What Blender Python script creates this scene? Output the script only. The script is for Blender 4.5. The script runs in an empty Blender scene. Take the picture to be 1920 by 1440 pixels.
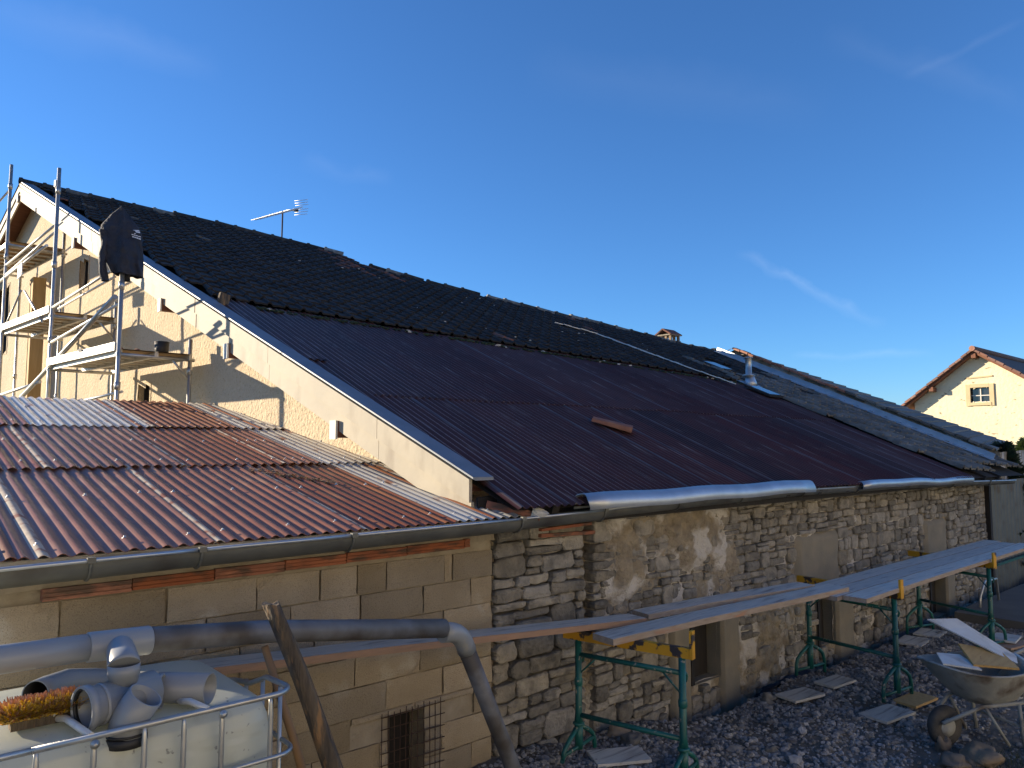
import bpy, math, random
import numpy as np
from mathutils import Vector, Matrix, noise as mnoise
rnd = random.Random(7)
S = bpy.context.scene
COL = S.collection
# ------------------------------------------------------------------ camera
F = 1400.0; PITCH = math.radians(4.7); YAW = math.radians(48.54)      # yaw: view direction left of +X
cd = bpy.data.cameras.new('camera'); cam = bpy.data.objects.new('camera', cd); COL.objects.link(cam)
cd.sensor_fit = 'HORIZONTAL'; cd.sensor_width = 36.0; cd.lens = 36.0*F/1920.0
cd.clip_start = 0.05; cd.clip_end = 3000
cam.location = (0, 0, 0); cam.rotation_euler = (math.pi/2 + PITCH, 0, YAW - math.pi/2)
S.camera = cam
# ------------------------------------------------------------------ sky and sun
SUN = Vector((-0.55, 0.80, 0.25)).normalized()
EL = math.asin(SUN.z); ROT = math.atan2(SUN.x, SUN.y)
w = bpy.data.worlds.new('World'); S.world = w; w.use_nodes = True
wn = w.node_tree.nodes; wl = w.node_tree.links; wn.clear()
wo = wn.new('ShaderNodeOutputWorld'); bg = wn.new('ShaderNodeBackground'); sky = wn.new('ShaderNodeTexSky')
sky.sky_type = 'NISHITA'; sky.sun_disc = False; sky.sun_elevation = EL; sky.sun_rotation = ROT
sky.air_density = 1.0; sky.dust_density = 0.0; sky.ozone_density = 7.6; sky.altitude = 300
bg.inputs['Strength'].default_value = 0.108
wl.new(bg.outputs[0], wo.inputs[0])
def sky_cirrus():
    """thin cirrus and old vapour trails, laid out by direction on the sky"""
    tc = wn.new('ShaderNodeTexCoord'); last = sky.outputs[0]
    def math_(op, a, b=None):
        m = wn.new('ShaderNodeMath'); m.operation = op
        for i, v in enumerate((a, b)):
            if v is None: continue
            if isinstance(v, (int, float)): m.inputs[i].default_value = v
            else: wl.new(v, m.inputs[i])
        return m.outputs[0]
    def dot(vec):
        d = wn.new('ShaderNodeVectorMath'); d.operation = 'DOT_PRODUCT'
        wl.new(tc.outputs['Generated'], d.inputs[0]); d.inputs[1].default_value = vec; return d.outputs['Value']
    total = None
    for (u0, v0, u1, v1, wid, amp, sc) in SKY_STREAKS:
        a = Vector(ray(u0, v0)).normalized(); b = Vector(ray(u1, v1)).normalized()
        nrm = a.cross(b).normalized(); mid = (a+b).normalized(); tan = nrm.cross(mid).normalized()
        half = a.angle(b)/2
        mp = wn.new('ShaderNodeVectorMath'); mp.operation = 'SCALE'; mp.inputs['Scale'].default_value = sc
        wl.new(tc.outputs['Generated'], mp.inputs[0])
        nz = wn.new('ShaderNodeTexNoise'); nz.inputs['Scale'].default_value = 1.0; nz.inputs['Detail'].default_value = 5
        wl.new(mp.outputs[0], nz.inputs['Vector'])
        wob = math_('MULTIPLY', math_('SUBTRACT', nz.outputs[0], 0.5), wid*2.2)
        d = math_('ABSOLUTE', math_('ADD', dot(nrm), wob))
        across = math_('MAXIMUM', math_('SUBTRACT', 1.0, math_('DIVIDE', d, wid)), 0.0)
        al = math_('DIVIDE', math_('ABSOLUTE', dot(tan)), math.sin(half))
        along = math_('MAXIMUM', math_('SUBTRACT', 1.0, math_('POWER', al, 3.0)), 0.0)
        front = math_('GREATER_THAN', dot(mid), 0.3)
        val = math_('MULTIPLY', math_('MULTIPLY', across, along), math_('MULTIPLY', front, amp))
        val = math_('MULTIPLY', val, math_('MULTIPLY', nz.outputs[0], 1.6))
        total = val if total is None else math_('ADD', total, val)
    mx = wn.new('ShaderNodeMixRGB'); mx.inputs[2].default_value = (5.6, 6.0, 6.6, 1)
    wl.new(total, mx.inputs[0]); wl.new(last, mx.inputs[1]); wl.new(mx.outputs[0], bg.inputs[0])
sl = bpy.data.lights.new('sun', 'SUN'); sl.energy = 5.0; sl.angle = math.radians(0.53); sl.color = (1.0, 0.84, 0.62)
so = bpy.data.objects.new('sun', sl); COL.objects.link(so); so.location = (-20, 30, 20)
so.rotation_euler = SUN.to_track_quat('Z', 'Y').to_euler()
S.view_settings.view_transform = 'Standard'; S.view_settings.look = 'None'
S.view_settings.exposure = 1.05; S.view_settings.gamma = 1.0; S.view_settings.use_curve_mapping = False
# ------------------------------------------------------------------ surveying helpers: pixel of the photo -> point on a known real plane
CA, SA, CT, ST = math.cos(YAW), math.sin(YAW), math.cos(PITCH), math.sin(PITCH)
def ray(u, v):
    r = (u-960)/F; t = (720-v)/F; fw = CT - t*ST; up = ST + t*CT
    return Vector((fw*CA + r*SA, fw*SA - r*CA, up))
def onX(u, v, x): d = ray(u, v); return d*(x/d.x)
def onY(u, v, y): d = ray(u, v); return d*(y/d.y)
def onZ(u, v, z): d = ray(u, v); return d*(z/d.z)
def onP(u, v, n, c): d = ray(u, v); return d*(c/Vector(n).dot(d))
SKY_STREAKS = [(1380, 470, 1660, 615, 0.009, 0.065, 34), (1690, 150, 1930, 30, 0.006, 0.025, 24), (1480, 670, 1760, 662, 0.006, 0.05, 30),
               (-60, 10, 420, 130, 0.025, 0.035, 12), (560, 300, 740, 340, 0.016, 0.025, 25), (1540, 60, 1960, 200, 0.02, 0.02, 14), (980, 130, 1560, 200, 0.04, 0.016, 8)]
sky_cirrus()
# ------------------------------------------------------------------ materials
def M_(name, c1, c2=None, scale=8.0, rough=0.85, metal=0.0, bump=0.0, bscale=None, c3=None, s3=2.0, t3=(0.5, 0.62), stretch=(1, 1, 1),
       isl=0.0, objr=0.0, detail=6.0, spec=0.5, speck=None, transl=0.0, coord='Object', bdist=0.01, s3stretch=None):
    m = bpy.data.materials.new(name); m.use_nodes = True
    n = m.node_tree.nodes; l = m.node_tree.links; p = n['Principled BSDF']
    p.inputs['Roughness'].default_value = rough; p.inputs['Metallic'].default_value = metal
    p.inputs['Specular IOR Level'].default_value = spec
    tc = n.new('ShaderNodeTexCoord'); mp = n.new('ShaderNodeMapping'); mp.inputs['Scale'].default_value = stretch
    l.new(tc.outputs[coord], mp.inputs[0])
    def noise(sc, det=detail, vec=None):
        t = n.new('ShaderNodeTexNoise'); t.inputs['Scale'].default_value = sc; t.inputs['Detail'].default_value = det
        l.new(vec or mp.outputs[0], t.inputs['Vector']); return t.outputs[0]
    def ramp(f, a, b):
        r = n.new('ShaderNodeMapRange'); r.inputs[1].default_value = a; r.inputs[2].default_value = b; l.new(f, r.inputs[0]); return r.outputs[0]
    def mix(fac, a, b, mode='MIX'):
        x = n.new('ShaderNodeMixRGB'); x.blend_type = mode
        for i, v in ((0, fac), (1, a), (2, b)):
            if isinstance(v, (int, float)): x.inputs[i].default_value = v
            elif isinstance(v, tuple): x.inputs[i].default_value = (*v[:3], 1)
            else: l.new(v, x.inputs[i])
        return x.outputs[0]
    col = None
    if c2 is not None:
        col = mix(ramp(noise(scale), 0.34, 0.66), c1, c2)
    else:
        col = mix(0.0, c1, c1)
    if c3 is not None:
        vec = None
        if s3stretch:
            mp3 = n.new('ShaderNodeMapping'); mp3.inputs['Scale'].default_value = s3stretch; l.new(tc.outputs[coord], mp3.inputs[0]); vec = mp3.outputs[0]
        col = mix(ramp(noise(s3, 8.0, vec), *t3), col, c3)
    if speck:
        sc, lo, hi, c = speck
        col = mix(ramp(noise(sc, 2.0), lo, hi), col, c)
    if isl or objr:
        hs = n.new('ShaderNodeHueSaturation'); l.new(col, hs.inputs['Color'])
        src = None
        if isl: g = n.new('ShaderNodeNewGeometry'); src = g.outputs['Random Per Island']
        if objr:
            oi = n.new('ShaderNodeObjectInfo')
            if src is None: src = oi.outputs['Random']
            else:
                ad = n.new('ShaderNodeMath'); ad.operation = 'ADD'; l.new(src, ad.inputs[0]); l.new(oi.outputs['Random'], ad.inputs[1])
                fr = n.new('ShaderNodeMath'); fr.operation = 'FRACT'; l.new(ad.outputs[0], fr.inputs[0]); src = fr.outputs[0]
        a = isl or objr
        r = n.new('ShaderNodeMapRange'); r.inputs[3].default_value = 1-a; r.inputs[4].default_value = 1+a; l.new(src, r.inputs[0]); l.new(r.outputs[0], hs.inputs['Value'])
        # a second, decorrelated draw for saturation
        mu = n.new('ShaderNodeMath'); mu.operation = 'MULTIPLY'; mu.inputs[1].default_value = 7.31; l.new(src, mu.inputs[0])
        fr2 = n.new('ShaderNodeMath'); fr2.operation = 'FRACT'; l.new(mu.outputs[0], fr2.inputs[0])
        r2 = n.new('ShaderNodeMapRange'); r2.inputs[3].default_value = 1-a*.8; r2.inputs[4].default_value = 1+a*.4; l.new(fr2.outputs[0], r2.inputs[0]); l.new(r2.outputs[0], hs.inputs['Saturation'])
        col = hs.outputs[0]
    l.new(col, p.inputs['Base Color'])
    if bump:
        b = n.new('ShaderNodeBump'); b.inputs['Strength'].default_value = bump; b.inputs['Distance'].default_value = bdist
        l.new(noise(bscale or scale*3, 8.0), b.inputs['Height']); l.new(b.outputs[0], p.inputs['Normal'])
    if transl:
        t = n.new('ShaderNodeBsdfTranslucent'); l.new(col, t.inputs[0]); ms = n.new('ShaderNodeMixShader'); ms.inputs[0].default_value = transl
        l.new(p.outputs[0], ms.inputs[1]); l.new(t.outputs[0], ms.inputs[2]); l.new(ms.outputs[0], n['Material Output'].inputs[0])
    return m
MT = {}
MT['block'] = M_('concrete_block', (.29, .23, .145), (.36, .295, .20), 3.0, .95, bump=.7, bscale=110, objr=.25, speck=(210, .56, .68, (.20, .155, .10)), c3=(.43, .39, .32), s3=3.0, t3=(.60, .72))
MT['joint'] = M_('lime_mortar', (.27, .225, .16), (.36, .31, .23), 6, .95, bump=.8, bscale=40)
MT['stone'] = M_('rubble_stone', (.31, .275, .215), (.21, .19, .155), 14, .92, bump=1.0, bscale=34, isl=.38, objr=.38, c3=(.15, .135, .11), s3=9, t3=(.52, .68), bdist=.022)
MT['plaster'] = M_('old_plaster', (.35, .29, .20), (.23, .19, .135), 9, .95, bump=1.0, bscale=30, c3=(.54, .50, .44), s3=2.6, t3=(.50, .58), bdist=.03)
MT['cement'] = M_('cement_render', (.26, .225, .165), (.20, .18, .14), 4, .95, bump=.5, bscale=50)
MT['gable'] = M_('roughcast_render', (.56, .45, .30), (.62, .51, .35), 30, .95, bump=1.0, bscale=26, speck=(48, .60, .70, (.43, .32, .19)), bdist=.02)
MT['barge'] = M_('weathered_white_board', (.42, .37, .275), (.36, .32, .245), 3, .7, bump=.15, bscale=20, c3=(.24, .20, .15), s3=3.2, t3=(.55, .74), s3stretch=(1, 1, .35))
MT['cap'] = M_('lead_cap', (.15, .17, .20), (.20, .22, .25), 4, .5, metal=.2)
MT['dark_sheet'] = M_('dark_fibre_cement', (.074, .027, .022), (.052, .021, .018), 2.0, .46, bump=.06, bscale=60, objr=.28, c3=(.19, .16, .145), s3=6.0, t3=(.58, .74), s3stretch=(5.0, .25, .25), spec=.26)
MT['dark_sheet_worn'] = M_('worn_fibre_cement', (.10, .085, .085), (.05, .03, .03), 6.0, .42, stretch=(3, .5, .5), bump=.15, bscale=60, spec=.5)
MT['crest_glint'] = M_('worn_rib_glint', (.50, .40, .37), (.36, .285, .27), 3.0, .6, objr=.2, c3=(.08, .05, .05), s3=4, t3=(.55, .7), s3stretch=(3, .4, .4))  # light caught on the worn crests, painted in as a pale stripe
MT['red_sheet'] = M_('rust_red_sheet', (.245, .082, .036), (.165, .058, .030), 3.5, .46, objr=.22, c3=(.30, .14, .07), s3=3.0, t3=(.54, .70), bump=.06, bscale=50, spec=.36, s3stretch=(3, .6, .6))
MT['rust_sheet'] = M_('orange_rust_sheet', (.29, .105, .035), (.20, .065, .03), 4.0, .6, objr=.1, c3=(.40, .36, .30), s3=3, t3=(.62, .72), bump=.1, bscale=50)
MT['zinc_sheet'] = M_('galvanised_sheet', (.60, .57, .50), (.48, .46, .42), 3.0, .40, metal=.35, objr=.1, c3=(.27, .10, .05), s3=4, t3=(.58, .66), bump=.08, bscale=40, s3stretch=(2, .7, .7))
MT['pale_crest'] = M_('flaking_crest', (.55, .47, .36), (.40, .31, .22), 9, .6, c3=(.25, .09, .05), s3=8, t3=(.52, .60))
MT['tile'] = M_('mossy_clay_tile', (.027, .025, .024), (.018, .018, .018), 6, .9, bump=.5, bscale=30, isl=.4, objr=.4, c3=(.048, .048, .038), s3=5, t3=(.55, .72))
MT['tile_pink'] = M_('pink_clay_tile', (.20, .085, .06), (.12, .06, .045), 6, .9, bump=.5, bscale=30, objr=.25)
MT['tile_grey'] = M_('lichen_clay_tile', (.17, .162, .14), (.11, .105, .09), 5, .80, bump=.6, bscale=30, isl=.3, objr=.3, c3=(.20, .19, .16), s3=6, t3=(.55, .70))
MT['tile_orange'] = M_('terracotta_tile', (.34, .15, .08), (.25, .10, .06), 6, .85, bump=.4, bscale=30, objr=.2, isl=.2)
MT['under'] = M_('roof_battens', (.02, .017, .015), rough=.95)
MT['gutter'] = M_('patinated_zinc', (.12, .125, .115), (.17, .17, .15), 5, .55, metal=.45, c3=(.085, .08, .07), s3=3, t3=(.5, .7))
MT['zinc'] = M_('bright_zinc', (.50, .53, .56), (.40, .43, .46), 5, .42, metal=.75, bump=.1, bscale=20)
MT['galv'] = M_('galvanised_steel', (.52, .52, .50), (.40, .41, .40), 10, .38, metal=.7, c3=(.33, .31, .27), s3=6, t3=(.55, .75))
MT['galvwhite'] = M_('pale_steel', (.66, .65, .60), (.55, .55, .52), 6, .45, metal=.3, c3=(.36, .35, .33), s3=7, t3=(.6, .72))
MT['pvc'] = M_('grey_pvc', (.27, .29, .30), (.235, .25, .265), 4, .38, objr=.05, c3=(.30, .29, .26), s3=9, t3=(.64, .74))
MT['pvcdirty'] = M_('dusty_pvc', (.10, .095, .09), (.16, .165, .175), 5, .55, c3=(.07, .06, .05), s3=4, t3=(.5, .65), bump=.1, bscale=30)
MT['rubber'] = M_('black_rubber', (.02, .02, .02), rough=.6)
MT['tyre'] = M_('muddy_tyre', (.085, .075, .062), (.04, .038, .035), 12, .9, bump=.4, bscale=40)
MT['verge'] = M_('brown_verge_tile', (.25, .125, .085), (.18, .09, .065), 6, .85, objr=.25)
MT['plank'] = M_('weathered_plank', (.62, .58, .50), (.50, .465, .40), 3, .65, bump=.5, bscale=10, stretch=(1.2, 14, 14), c3=(.24, .21, .18), s3=2.5, t3=(.55, .72), objr=.12)
MT['plank_side'] = M_('pine_plank_edge', (.34, .205, .125), (.27, .175, .115), 4, .85, bump=.4, bscale=10, stretch=(1.5, 12, 12), objr=.15)
MT['plank_edge'] = M_('grey_plank_edge', (.38, .30, .225), (.29, .225, .165), 4, .85, bump=.4, bscale=10, stretch=(1.5, 12, 12), c3=(.40, .22, .13), s3=2, t3=(.58, .7), objr=.15)
MT['deckwood'] = M_('deck_ply', (.40, .26, .12), (.31, .19, .085), 4, .8, stretch=(6, 1, 1), objr=.15)
MT['timber'] = M_('raw_timber', (.52, .33, .13), (.44, .27, .10), 3, .8, stretch=(8, 8, .7))
MT['oldpost'] = M_('split_grey_wood', (.15, .115, .075), (.055, .045, .036), 4, .9, bump=1.0, bscale=9, stretch=(7, 7, .8), c3=(.27, .16, .075), s3=5, t3=(.56, .66), bdist=.02, s3stretch=(5, 5, .6))
MT['handle'] = M_('ash_handle', (.34, .20, .09), (.26, .15, .07), 3, .7, stretch=(6, 6, 1))
MT['soffit'] = M_('brown_soffit', (.20, .085, .045), (.15, .06, .035), 3, .8, stretch=(1, 6, 1))
MT['green'] = M_('green_paint', (.012, .115, .095), (.010, .085, .072), 8, .42, c3=(.30, .27, .20), s3=26, t3=(.63, .68), bump=.1, bscale=30)
MT['yellow'] = M_('yellow_paint', (.66, .34, .015), (.58, .28, .015), 5, .5, c3=(.045, .035, .035), s3=7, t3=(.53, .56))
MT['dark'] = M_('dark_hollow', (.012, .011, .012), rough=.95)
MT['darkwood'] = M_('dark_shutter_wood', (.024, .019, .016), (.014, .012, .011), 4, .8, stretch=(8, 8, 1))
MT['tank'] = M_('milky_plastic', (.62, .64, .57), (.56, .59, .53), 2.2, .38, c3=(.35, .37, .33), s3=4, t3=(.58, .80), speck=(38, .68, .74, (.30, .31, .29)), transl=.30)
MT['jacket'] = M_('navy_fabric', (.014, .017, .028), (.024, .028, .042), 9, .75, bump=1.0, bscale=9, bdist=.06)
MT['white'] = M_('white_print', (.72, .73, .75), rough=.7)
MT['whiteplastic'] = M_('dusty_white_plastic', (.62, .62, .58), (.52, .51, .47), 6, .6, c3=(.33, .31, .27), s3=6, t3=(.56, .75))
MT['gravel'] = M_('crushed_stone', (.31, .295, .275), (.20, .194, .188), 30, .9, isl=.45, bump=.4, bscale=80)
MT['ground'] = M_('muddy_ground', (.16, .138, .11), (.10, .084, .064), 3, .95, bump=1.0, bscale=14, c3=(.19, .175, .155), s3=5, t3=(.5, .68), bdist=.03, speck=(60, .6, .68, (.16, .155, .145)))
MT['far_ground'] = M_('field_ground', (.06, .065, .03), (.08, .065, .04), .3, .95)
MT['rock'] = M_('field_stone', (.26, .19, .12), (.18, .14, .10), 6, .9, bump=.8, bscale=20, objr=.25)
MT['moss'] = M_('grass_blades', (.030, .055, .014), (.06, .065, .02), 8, .8, isl=.4)
MT['leafy'] = M_('conifer_spray', (.075, .105, .018), (.045, .075, .016), 3, .7, isl=.35, transl=.25)
MT['leafdark'] = M_('shaded_conifer_spray', (.035, .055, .020), (.022, .040, .015), 3, .7, isl=.35, transl=.15)  # darker copy of the spray: the near bush's shade put into the colour
MT['bark'] = M_('bark', (.07, .05, .035), (.05, .035, .025), 6, .9)
MT['clay'] = M_('clay_brick', (.36, .125, .06), (.28, .09, .045), 5, .85, bump=.4, bscale=30, objr=.2, c3=(.11, .06, .04), s3=6, t3=(.47, .62), stretch=(1, 1, 3))
MT['farwall'] = M_('limewashed_stone', (.74, .66, .45), (.68, .60, .41), .9, .95, bump=.6, bscale=6, c3=(.33, .26, .16), s3=3.4, t3=(.64, .70), bdist=.04, s3stretch=(1, 1, 2.2))
MT['bounce_wall'] = M_('cream_render', (.74, .68, .54), (.70, .64, .50), .9, .95, bump=.5, bscale=6)  # front of the added bounce building
MT['surround'] = M_('ochre_stone', (.60, .48, .28), (.52, .41, .24), 2, .9)
MT['glass'] = M_('dark_glass', (.03, .035, .04), rough=.08, spec=.8)
MT['skyglass'] = M_('roof_glass', (.10, .12, .14), rough=.03, spec=1.0, metal=.6)
MT['frame'] = M_('painted_frame', (.60, .58, .52), rough=.6)
MT['fence'] = M_('grey_corrugated', (.11, .135, .155), (.08, .10, .115), 3, .5, metal=.4, stretch=(1, 1, .3), c3=(.07, .06, .055), s3=3, t3=(.55, .7))
MT['membrane'] = M_('dimple_membrane', (.018, .020, .030), rough=.45)
MT['concrete'] = M_('concrete_slab', (.13, .12, .105), (.10, .095, .085), 3, .9, bump=.4, bscale=30)
MT['bristle_tan'] = M_('tan_bristle', (.48, .23, .10), (.36, .17, .08), 10, .8, isl=.35)
MT['bristle_yellow'] = M_('yellow_bristle', (.66, .42, .02), (.55, .33, .02), 10, .8, isl=.3)
MT['rusty'] = M_('rusty_iron', (.07, .035, .02), (.045, .026, .018), 20, .8)
MT['barrow'] = M_('mortar_caked_steel', (.34, .33, .29), (.24, .24, .215), 5, .75, c3=(.10, .075, .055), s3=4, t3=(.52, .68), bump=.4, bscale=30)
MT['ply'] = M_('yellow_plywood', (.56, .34, .11), (.47, .27, .085), 4, .7, stretch=(1, 7, 1), c3=(.30, .15, .06), s3=9, t3=(.66, .72))
MT['cyan'] = M_('cyan_plastic', (.03, .36, .46), rough=.5)
MT['print'] = M_('printed_sign', (.75, .75, .73), rough=.5)
MT['rock2'] = M_('grey_cobble', (.20, .19, .17), (.15, .145, .135), 8, .9, bump=.6, bscale=25, isl=.3, objr=.2)
# ------------------------------------------------------------------ mesh builder
class MB:
    def __init__(s): s.v = []; s.f = []; s.m = []; s.sm = []
    def quad(s, pts, m=0, sm=False):
        b = len(s.v); s.v += [tuple(p) for p in pts]; s.f.append(tuple(range(b, b+len(pts)))); s.m.append(m); s.sm.append(sm)
    def box(s, c, size, rot=None, m=0, ms=None, taper=0):
        """ms: optional 6 material slots for -x,+x,-y,+y,-z,+z"""
        hx, hy, hz = size[0]/2, size[1]/2, size[2]/2; c = Vector(c); b = len(s.v)
        for z in (-1, 1):
            k = 1-taper if z > 0 else 1
            for y in (-1, 1):
                for x in (-1, 1):
                    p = Vector((x*hx*k, y*hy*k, z*hz))
                    if rot is not None: p = rot @ p
                    s.v.append(tuple(c+p))
        fs = [(0, 4, 6, 2), (1, 3, 7, 5), (0, 1, 5, 4), (2, 6, 7, 3), (0, 2, 3, 1), (4, 5, 7, 6)]
        for i, f in enumerate(fs):
            s.f.append(tuple(b+k for k in f)); s.m.append(ms[i] if ms else m); s.sm.append(False)
    def beam(s, p0, p1, wd, h, up=(0, 0, 1), m=0, ms=None):
        p0, p1 = Vector(p0), Vector(p1); d = p1-p0; x = d.normalized(); y = Vector(up).cross(x).normalized(); z = x.cross(y)
        R = Matrix((x, y, z)).transposed(); s.box((p0+p1)/2, (d.length, wd, h), R, m, ms)
    def tube(s, pts, r, seg=10, m=0, caps=True, sm=True, inner=0.0):
        pts = [Vector(p) for p in pts]; n = len(pts); rs = r if isinstance(r, (list, tuple)) else [r]*n
        t0 = (pts[1]-pts[0]).normalized(); ref = Vector((0, 0, 1)) if abs(t0.z) < .9 else Vector((1, 0, 0))
        a = t0.cross(ref).normalized(); rings = []
        for i in range(n):
            if i == 0: t = pts[1]-pts[0]
            elif i == n-1: t = pts[-1]-pts[-2]
            else: t = (pts[i+1]-pts[i]).normalized()+(pts[i]-pts[i-1]).normalized()
            t.normalize(); a = (a - t*a.dot(t)).normalized(); c = t.cross(a)
            b = len(s.v); rings.append(b)
            k = 1.0
            if 0 < i < n-1:
                cs = max(.5, math.cos((pts[i+1]-pts[i]).angle(pts[i]-pts[i-1])/2)); k = 1/cs if cs < .97 else 1
            for j in range(seg):
                an = 2*math.pi*j/seg; s.v.append(tuple(pts[i]+(a*math.cos(an)+c*math.sin(an))*rs[i]))
        for i in range(n-1):
            for j in range(seg):
                k = (j+1) % seg; s.f.append((rings[i]+j, rings[i]+k, rings[i+1]+k, rings[i+1]+j)); s.m.append(m); s.sm.append(sm)
        if caps:
            s.f.append(tuple(rings[0]+j for j in range(seg))[::-1]); s.m.append(m); s.sm.append(False)
            s.f.append(tuple(rings[-1]+j for j in range(seg))); s.m.append(m); s.sm.append(False)
    def pipe(s, pts, r, th=.004, seg=20, m=0, mi=None):
        """open pipe with wall thickness: outer skin, inner skin and rims"""
        b0 = len(s.v); s.tube(pts, r, seg, m, caps=False); n = len(pts); rs = r if isinstance(r, (list, tuple)) else [r]*n
        b1 = len(s.v); f0 = len(s.f); s.tube(pts, [x-th for x in rs], seg, m if mi is None else mi, caps=False)
        for i in range(f0, len(s.f)): s.f[i] = s.f[i][::-1]
        for base0, base1, fl in ((b0, b1, False), (b0+(n-1)*seg, b1+(n-1)*seg, True)):
            for j in range(seg):
                k = (j+1) % seg; f = (base0+j, base1+j, base1+k, base0+k)
                s.f.append(f if not fl else f[::-1]); s.m.append(m); s.sm.append(False)
    def lathe(s, c, prof, seg=16, m=0, rot=None, sm=True, cap=True):
        c = Vector(c); b = len(s.v); n = len(prof)
        for (r, z) in prof:
            for j in range(seg):
                an = 2*math.pi*j/seg; p = Vector((r*math.cos(an), r*math.sin(an), z))
                if rot is not None: p = rot @ p
                s.v.append(tuple(c+p))
        for i in range(n-1):
            for j in range(seg):
                k = (j+1) % seg; s.f.append((b+i*seg+j, b+i*seg+k, b+(i+1)*seg+k, b+(i+1)*seg+j)); s.m.append(m); s.sm.append(sm)
        if cap:
            s.f.append(tuple(b+j for j in range(seg))[::-1]); s.m.append(m); s.sm.append(False)
            s.f.append(tuple(b+(n-1)*seg+j for j in range(seg))); s.m.append(m); s.sm.append(False)
    def grid(s, fn, nu, nv, m=0, sm=True, skip=None, flip=False, mf=None):
        b = len(s.v)
        for j in range(nv+1):
            for i in range(nu+1): s.v.append(tuple(fn(i/nu, j/nv)))
        for j in range(nv):
            for i in range(nu):
                if skip and skip((i+.5)/nu, (j+.5)/nv): continue
                a = b+j*(nu+1)+i; f = (a, a+1, a+nu+2, a+nu+1)
                s.f.append(f[::-1] if flip else f); s.m.append(mf(i, j) if mf else m); s.sm.append(sm)
    def rock(s, c, r, seed=0, m=0, sq=(1, 1, 1), seg=6, rings=4, amp=.3, sm=False):
        q = random.Random(seed); c = Vector(c); b = len(s.v); n = 0
        off = Vector((q.uniform(-9, 9), q.uniform(-9, 9), q.uniform(-9, 9))); rings_ = []
        for i in range(rings+1):
            th = math.pi*i/rings
            row = []
            for j in range(seg if 0 < i < rings else 1):
                ph = 2*math.pi*j/seg + i*.5
                d = Vector((math.sin(th)*math.cos(ph), math.sin(th)*math.sin(ph), math.cos(th)))
                k = 1+amp*mnoise.noise(d*1.3+off)*1.6
                s.v.append(tuple(c+Vector((d.x*r*sq[0], d.y*r*sq[1], d.z*r*sq[2]))*k)); row.append(len(s.v)-1)
            rings_.append(row)
        for i in range(rings):
            A, B = rings_[i], rings_[i+1]
            for j in range(seg):
                k = (j+1) % seg
                f = (A[0], B[j], B[k]) if len(A) == 1 else ((A[j], B[0], A[k]) if len(B) == 1 else (A[j], B[j], B[k], A[k]))
                s.f.append(f); s.m.append(m); s.sm.append(sm)
    def mesh(s, name, mats, loc=(0, 0, 0)):
        me = bpy.data.meshes.new(name); lx, ly, lz = loc
        me.from_pydata([(x-lx, y-ly, z-lz) for x, y, z in s.v], [], s.f)
        for k in (mats if isinstance(mats, (list, tuple)) else [mats]): me.materials.append(MT[k])
        me.polygons.foreach_set('material_index', s.m); me.polygons.foreach_set('use_smooth', s.sm); me.update(); return me
def put(name, me, parent=None, mat=None, loc=None):
    o = bpy.data.objects.new(name, me); COL.objects.link(o)
    if parent is not None: o.parent = parent
    if mat is not None: o.matrix_local = mat
    if loc is not None: o.location = loc
    return o
def tag(o, label=None, cat=None, group=None, kind=None):
    if label: o['label'] = label
    if cat: o['category'] = cat
    if group: o['group'] = group
    if kind: o['kind'] = kind
    return o
def thing(name, loc, label, cat, group=None, rz=0.0):
    o = bpy.data.objects.new(name, None); COL.objects.link(o); o.location = loc; o.rotation_euler = (0, 0, rz); o.empty_display_size = .2
    return tag(o, label, cat, group)
def world_loc(p):
    v = Vector((0, 0, 0))
    while p is not None: v = v + Vector(p.location); p = p.parent
    return v
def part(name, mb, mats, parent):
    """mesh given in world coordinates, attached to an unrotated thing"""
    o = put(name, mb.mesh(name, mats, tuple(world_loc(parent))), parent); return o
def solo(name, mb, mats, loc, label, cat, group=None):
    o = put(name, mb.mesh(name, mats, loc), loc=loc); return tag(o, label, cat, group)
def struct(name, mb, mats, kind='structure'):
    o = put(name, mb.mesh(name, mats)); o['kind'] = kind; return o
def copy_tree(o, parent=None):
    c = o.copy(); COL.objects.link(c)
    if parent is not None: c.parent = parent
    for ch in list(o.children): copy_tree(ch, c)
    return c
def nz(x, y, z=0.0, o=3): return mnoise.fractal(Vector((x, y, z)), 1.0, 2.0, o)
def sstep(a, b, x): t = max(0.0, min(1.0, (x-a)/(b-a))); return t*t*(3-2*t)
WY = 4.35                                            # front plane of the two walls
ROOF_S, ROOF_Q, ROOF_C = .4249, -.0050, -2.0584      # main roof plane: z = C + S*y + Q*x
def roofz(x, y): return ROOF_C + ROOF_S*y + ROOF_Q*x
RN = (-ROOF_Q, -ROOF_S, 1.0)
def onRoof(u, v, lift=0.0): return onP(u, v, RN, ROOF_C+lift)
GK = -.10
def gx(y, off): return off + GK*(y-4.4)              # gable direction: x drops 10 cm per metre of depth
def onG(u, v, off): return onP(u, v, (1, -GK, 0), off-GK*4.4)
BARGE, GWALL = 3.38, 3.67
SCAF = 2.2 - .1*(4.4-9.15)                           # outer scaffold line in the same form
SHED_S = .195
def shedz(y): return -.50 + SHED_S*(y-4.05)
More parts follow.
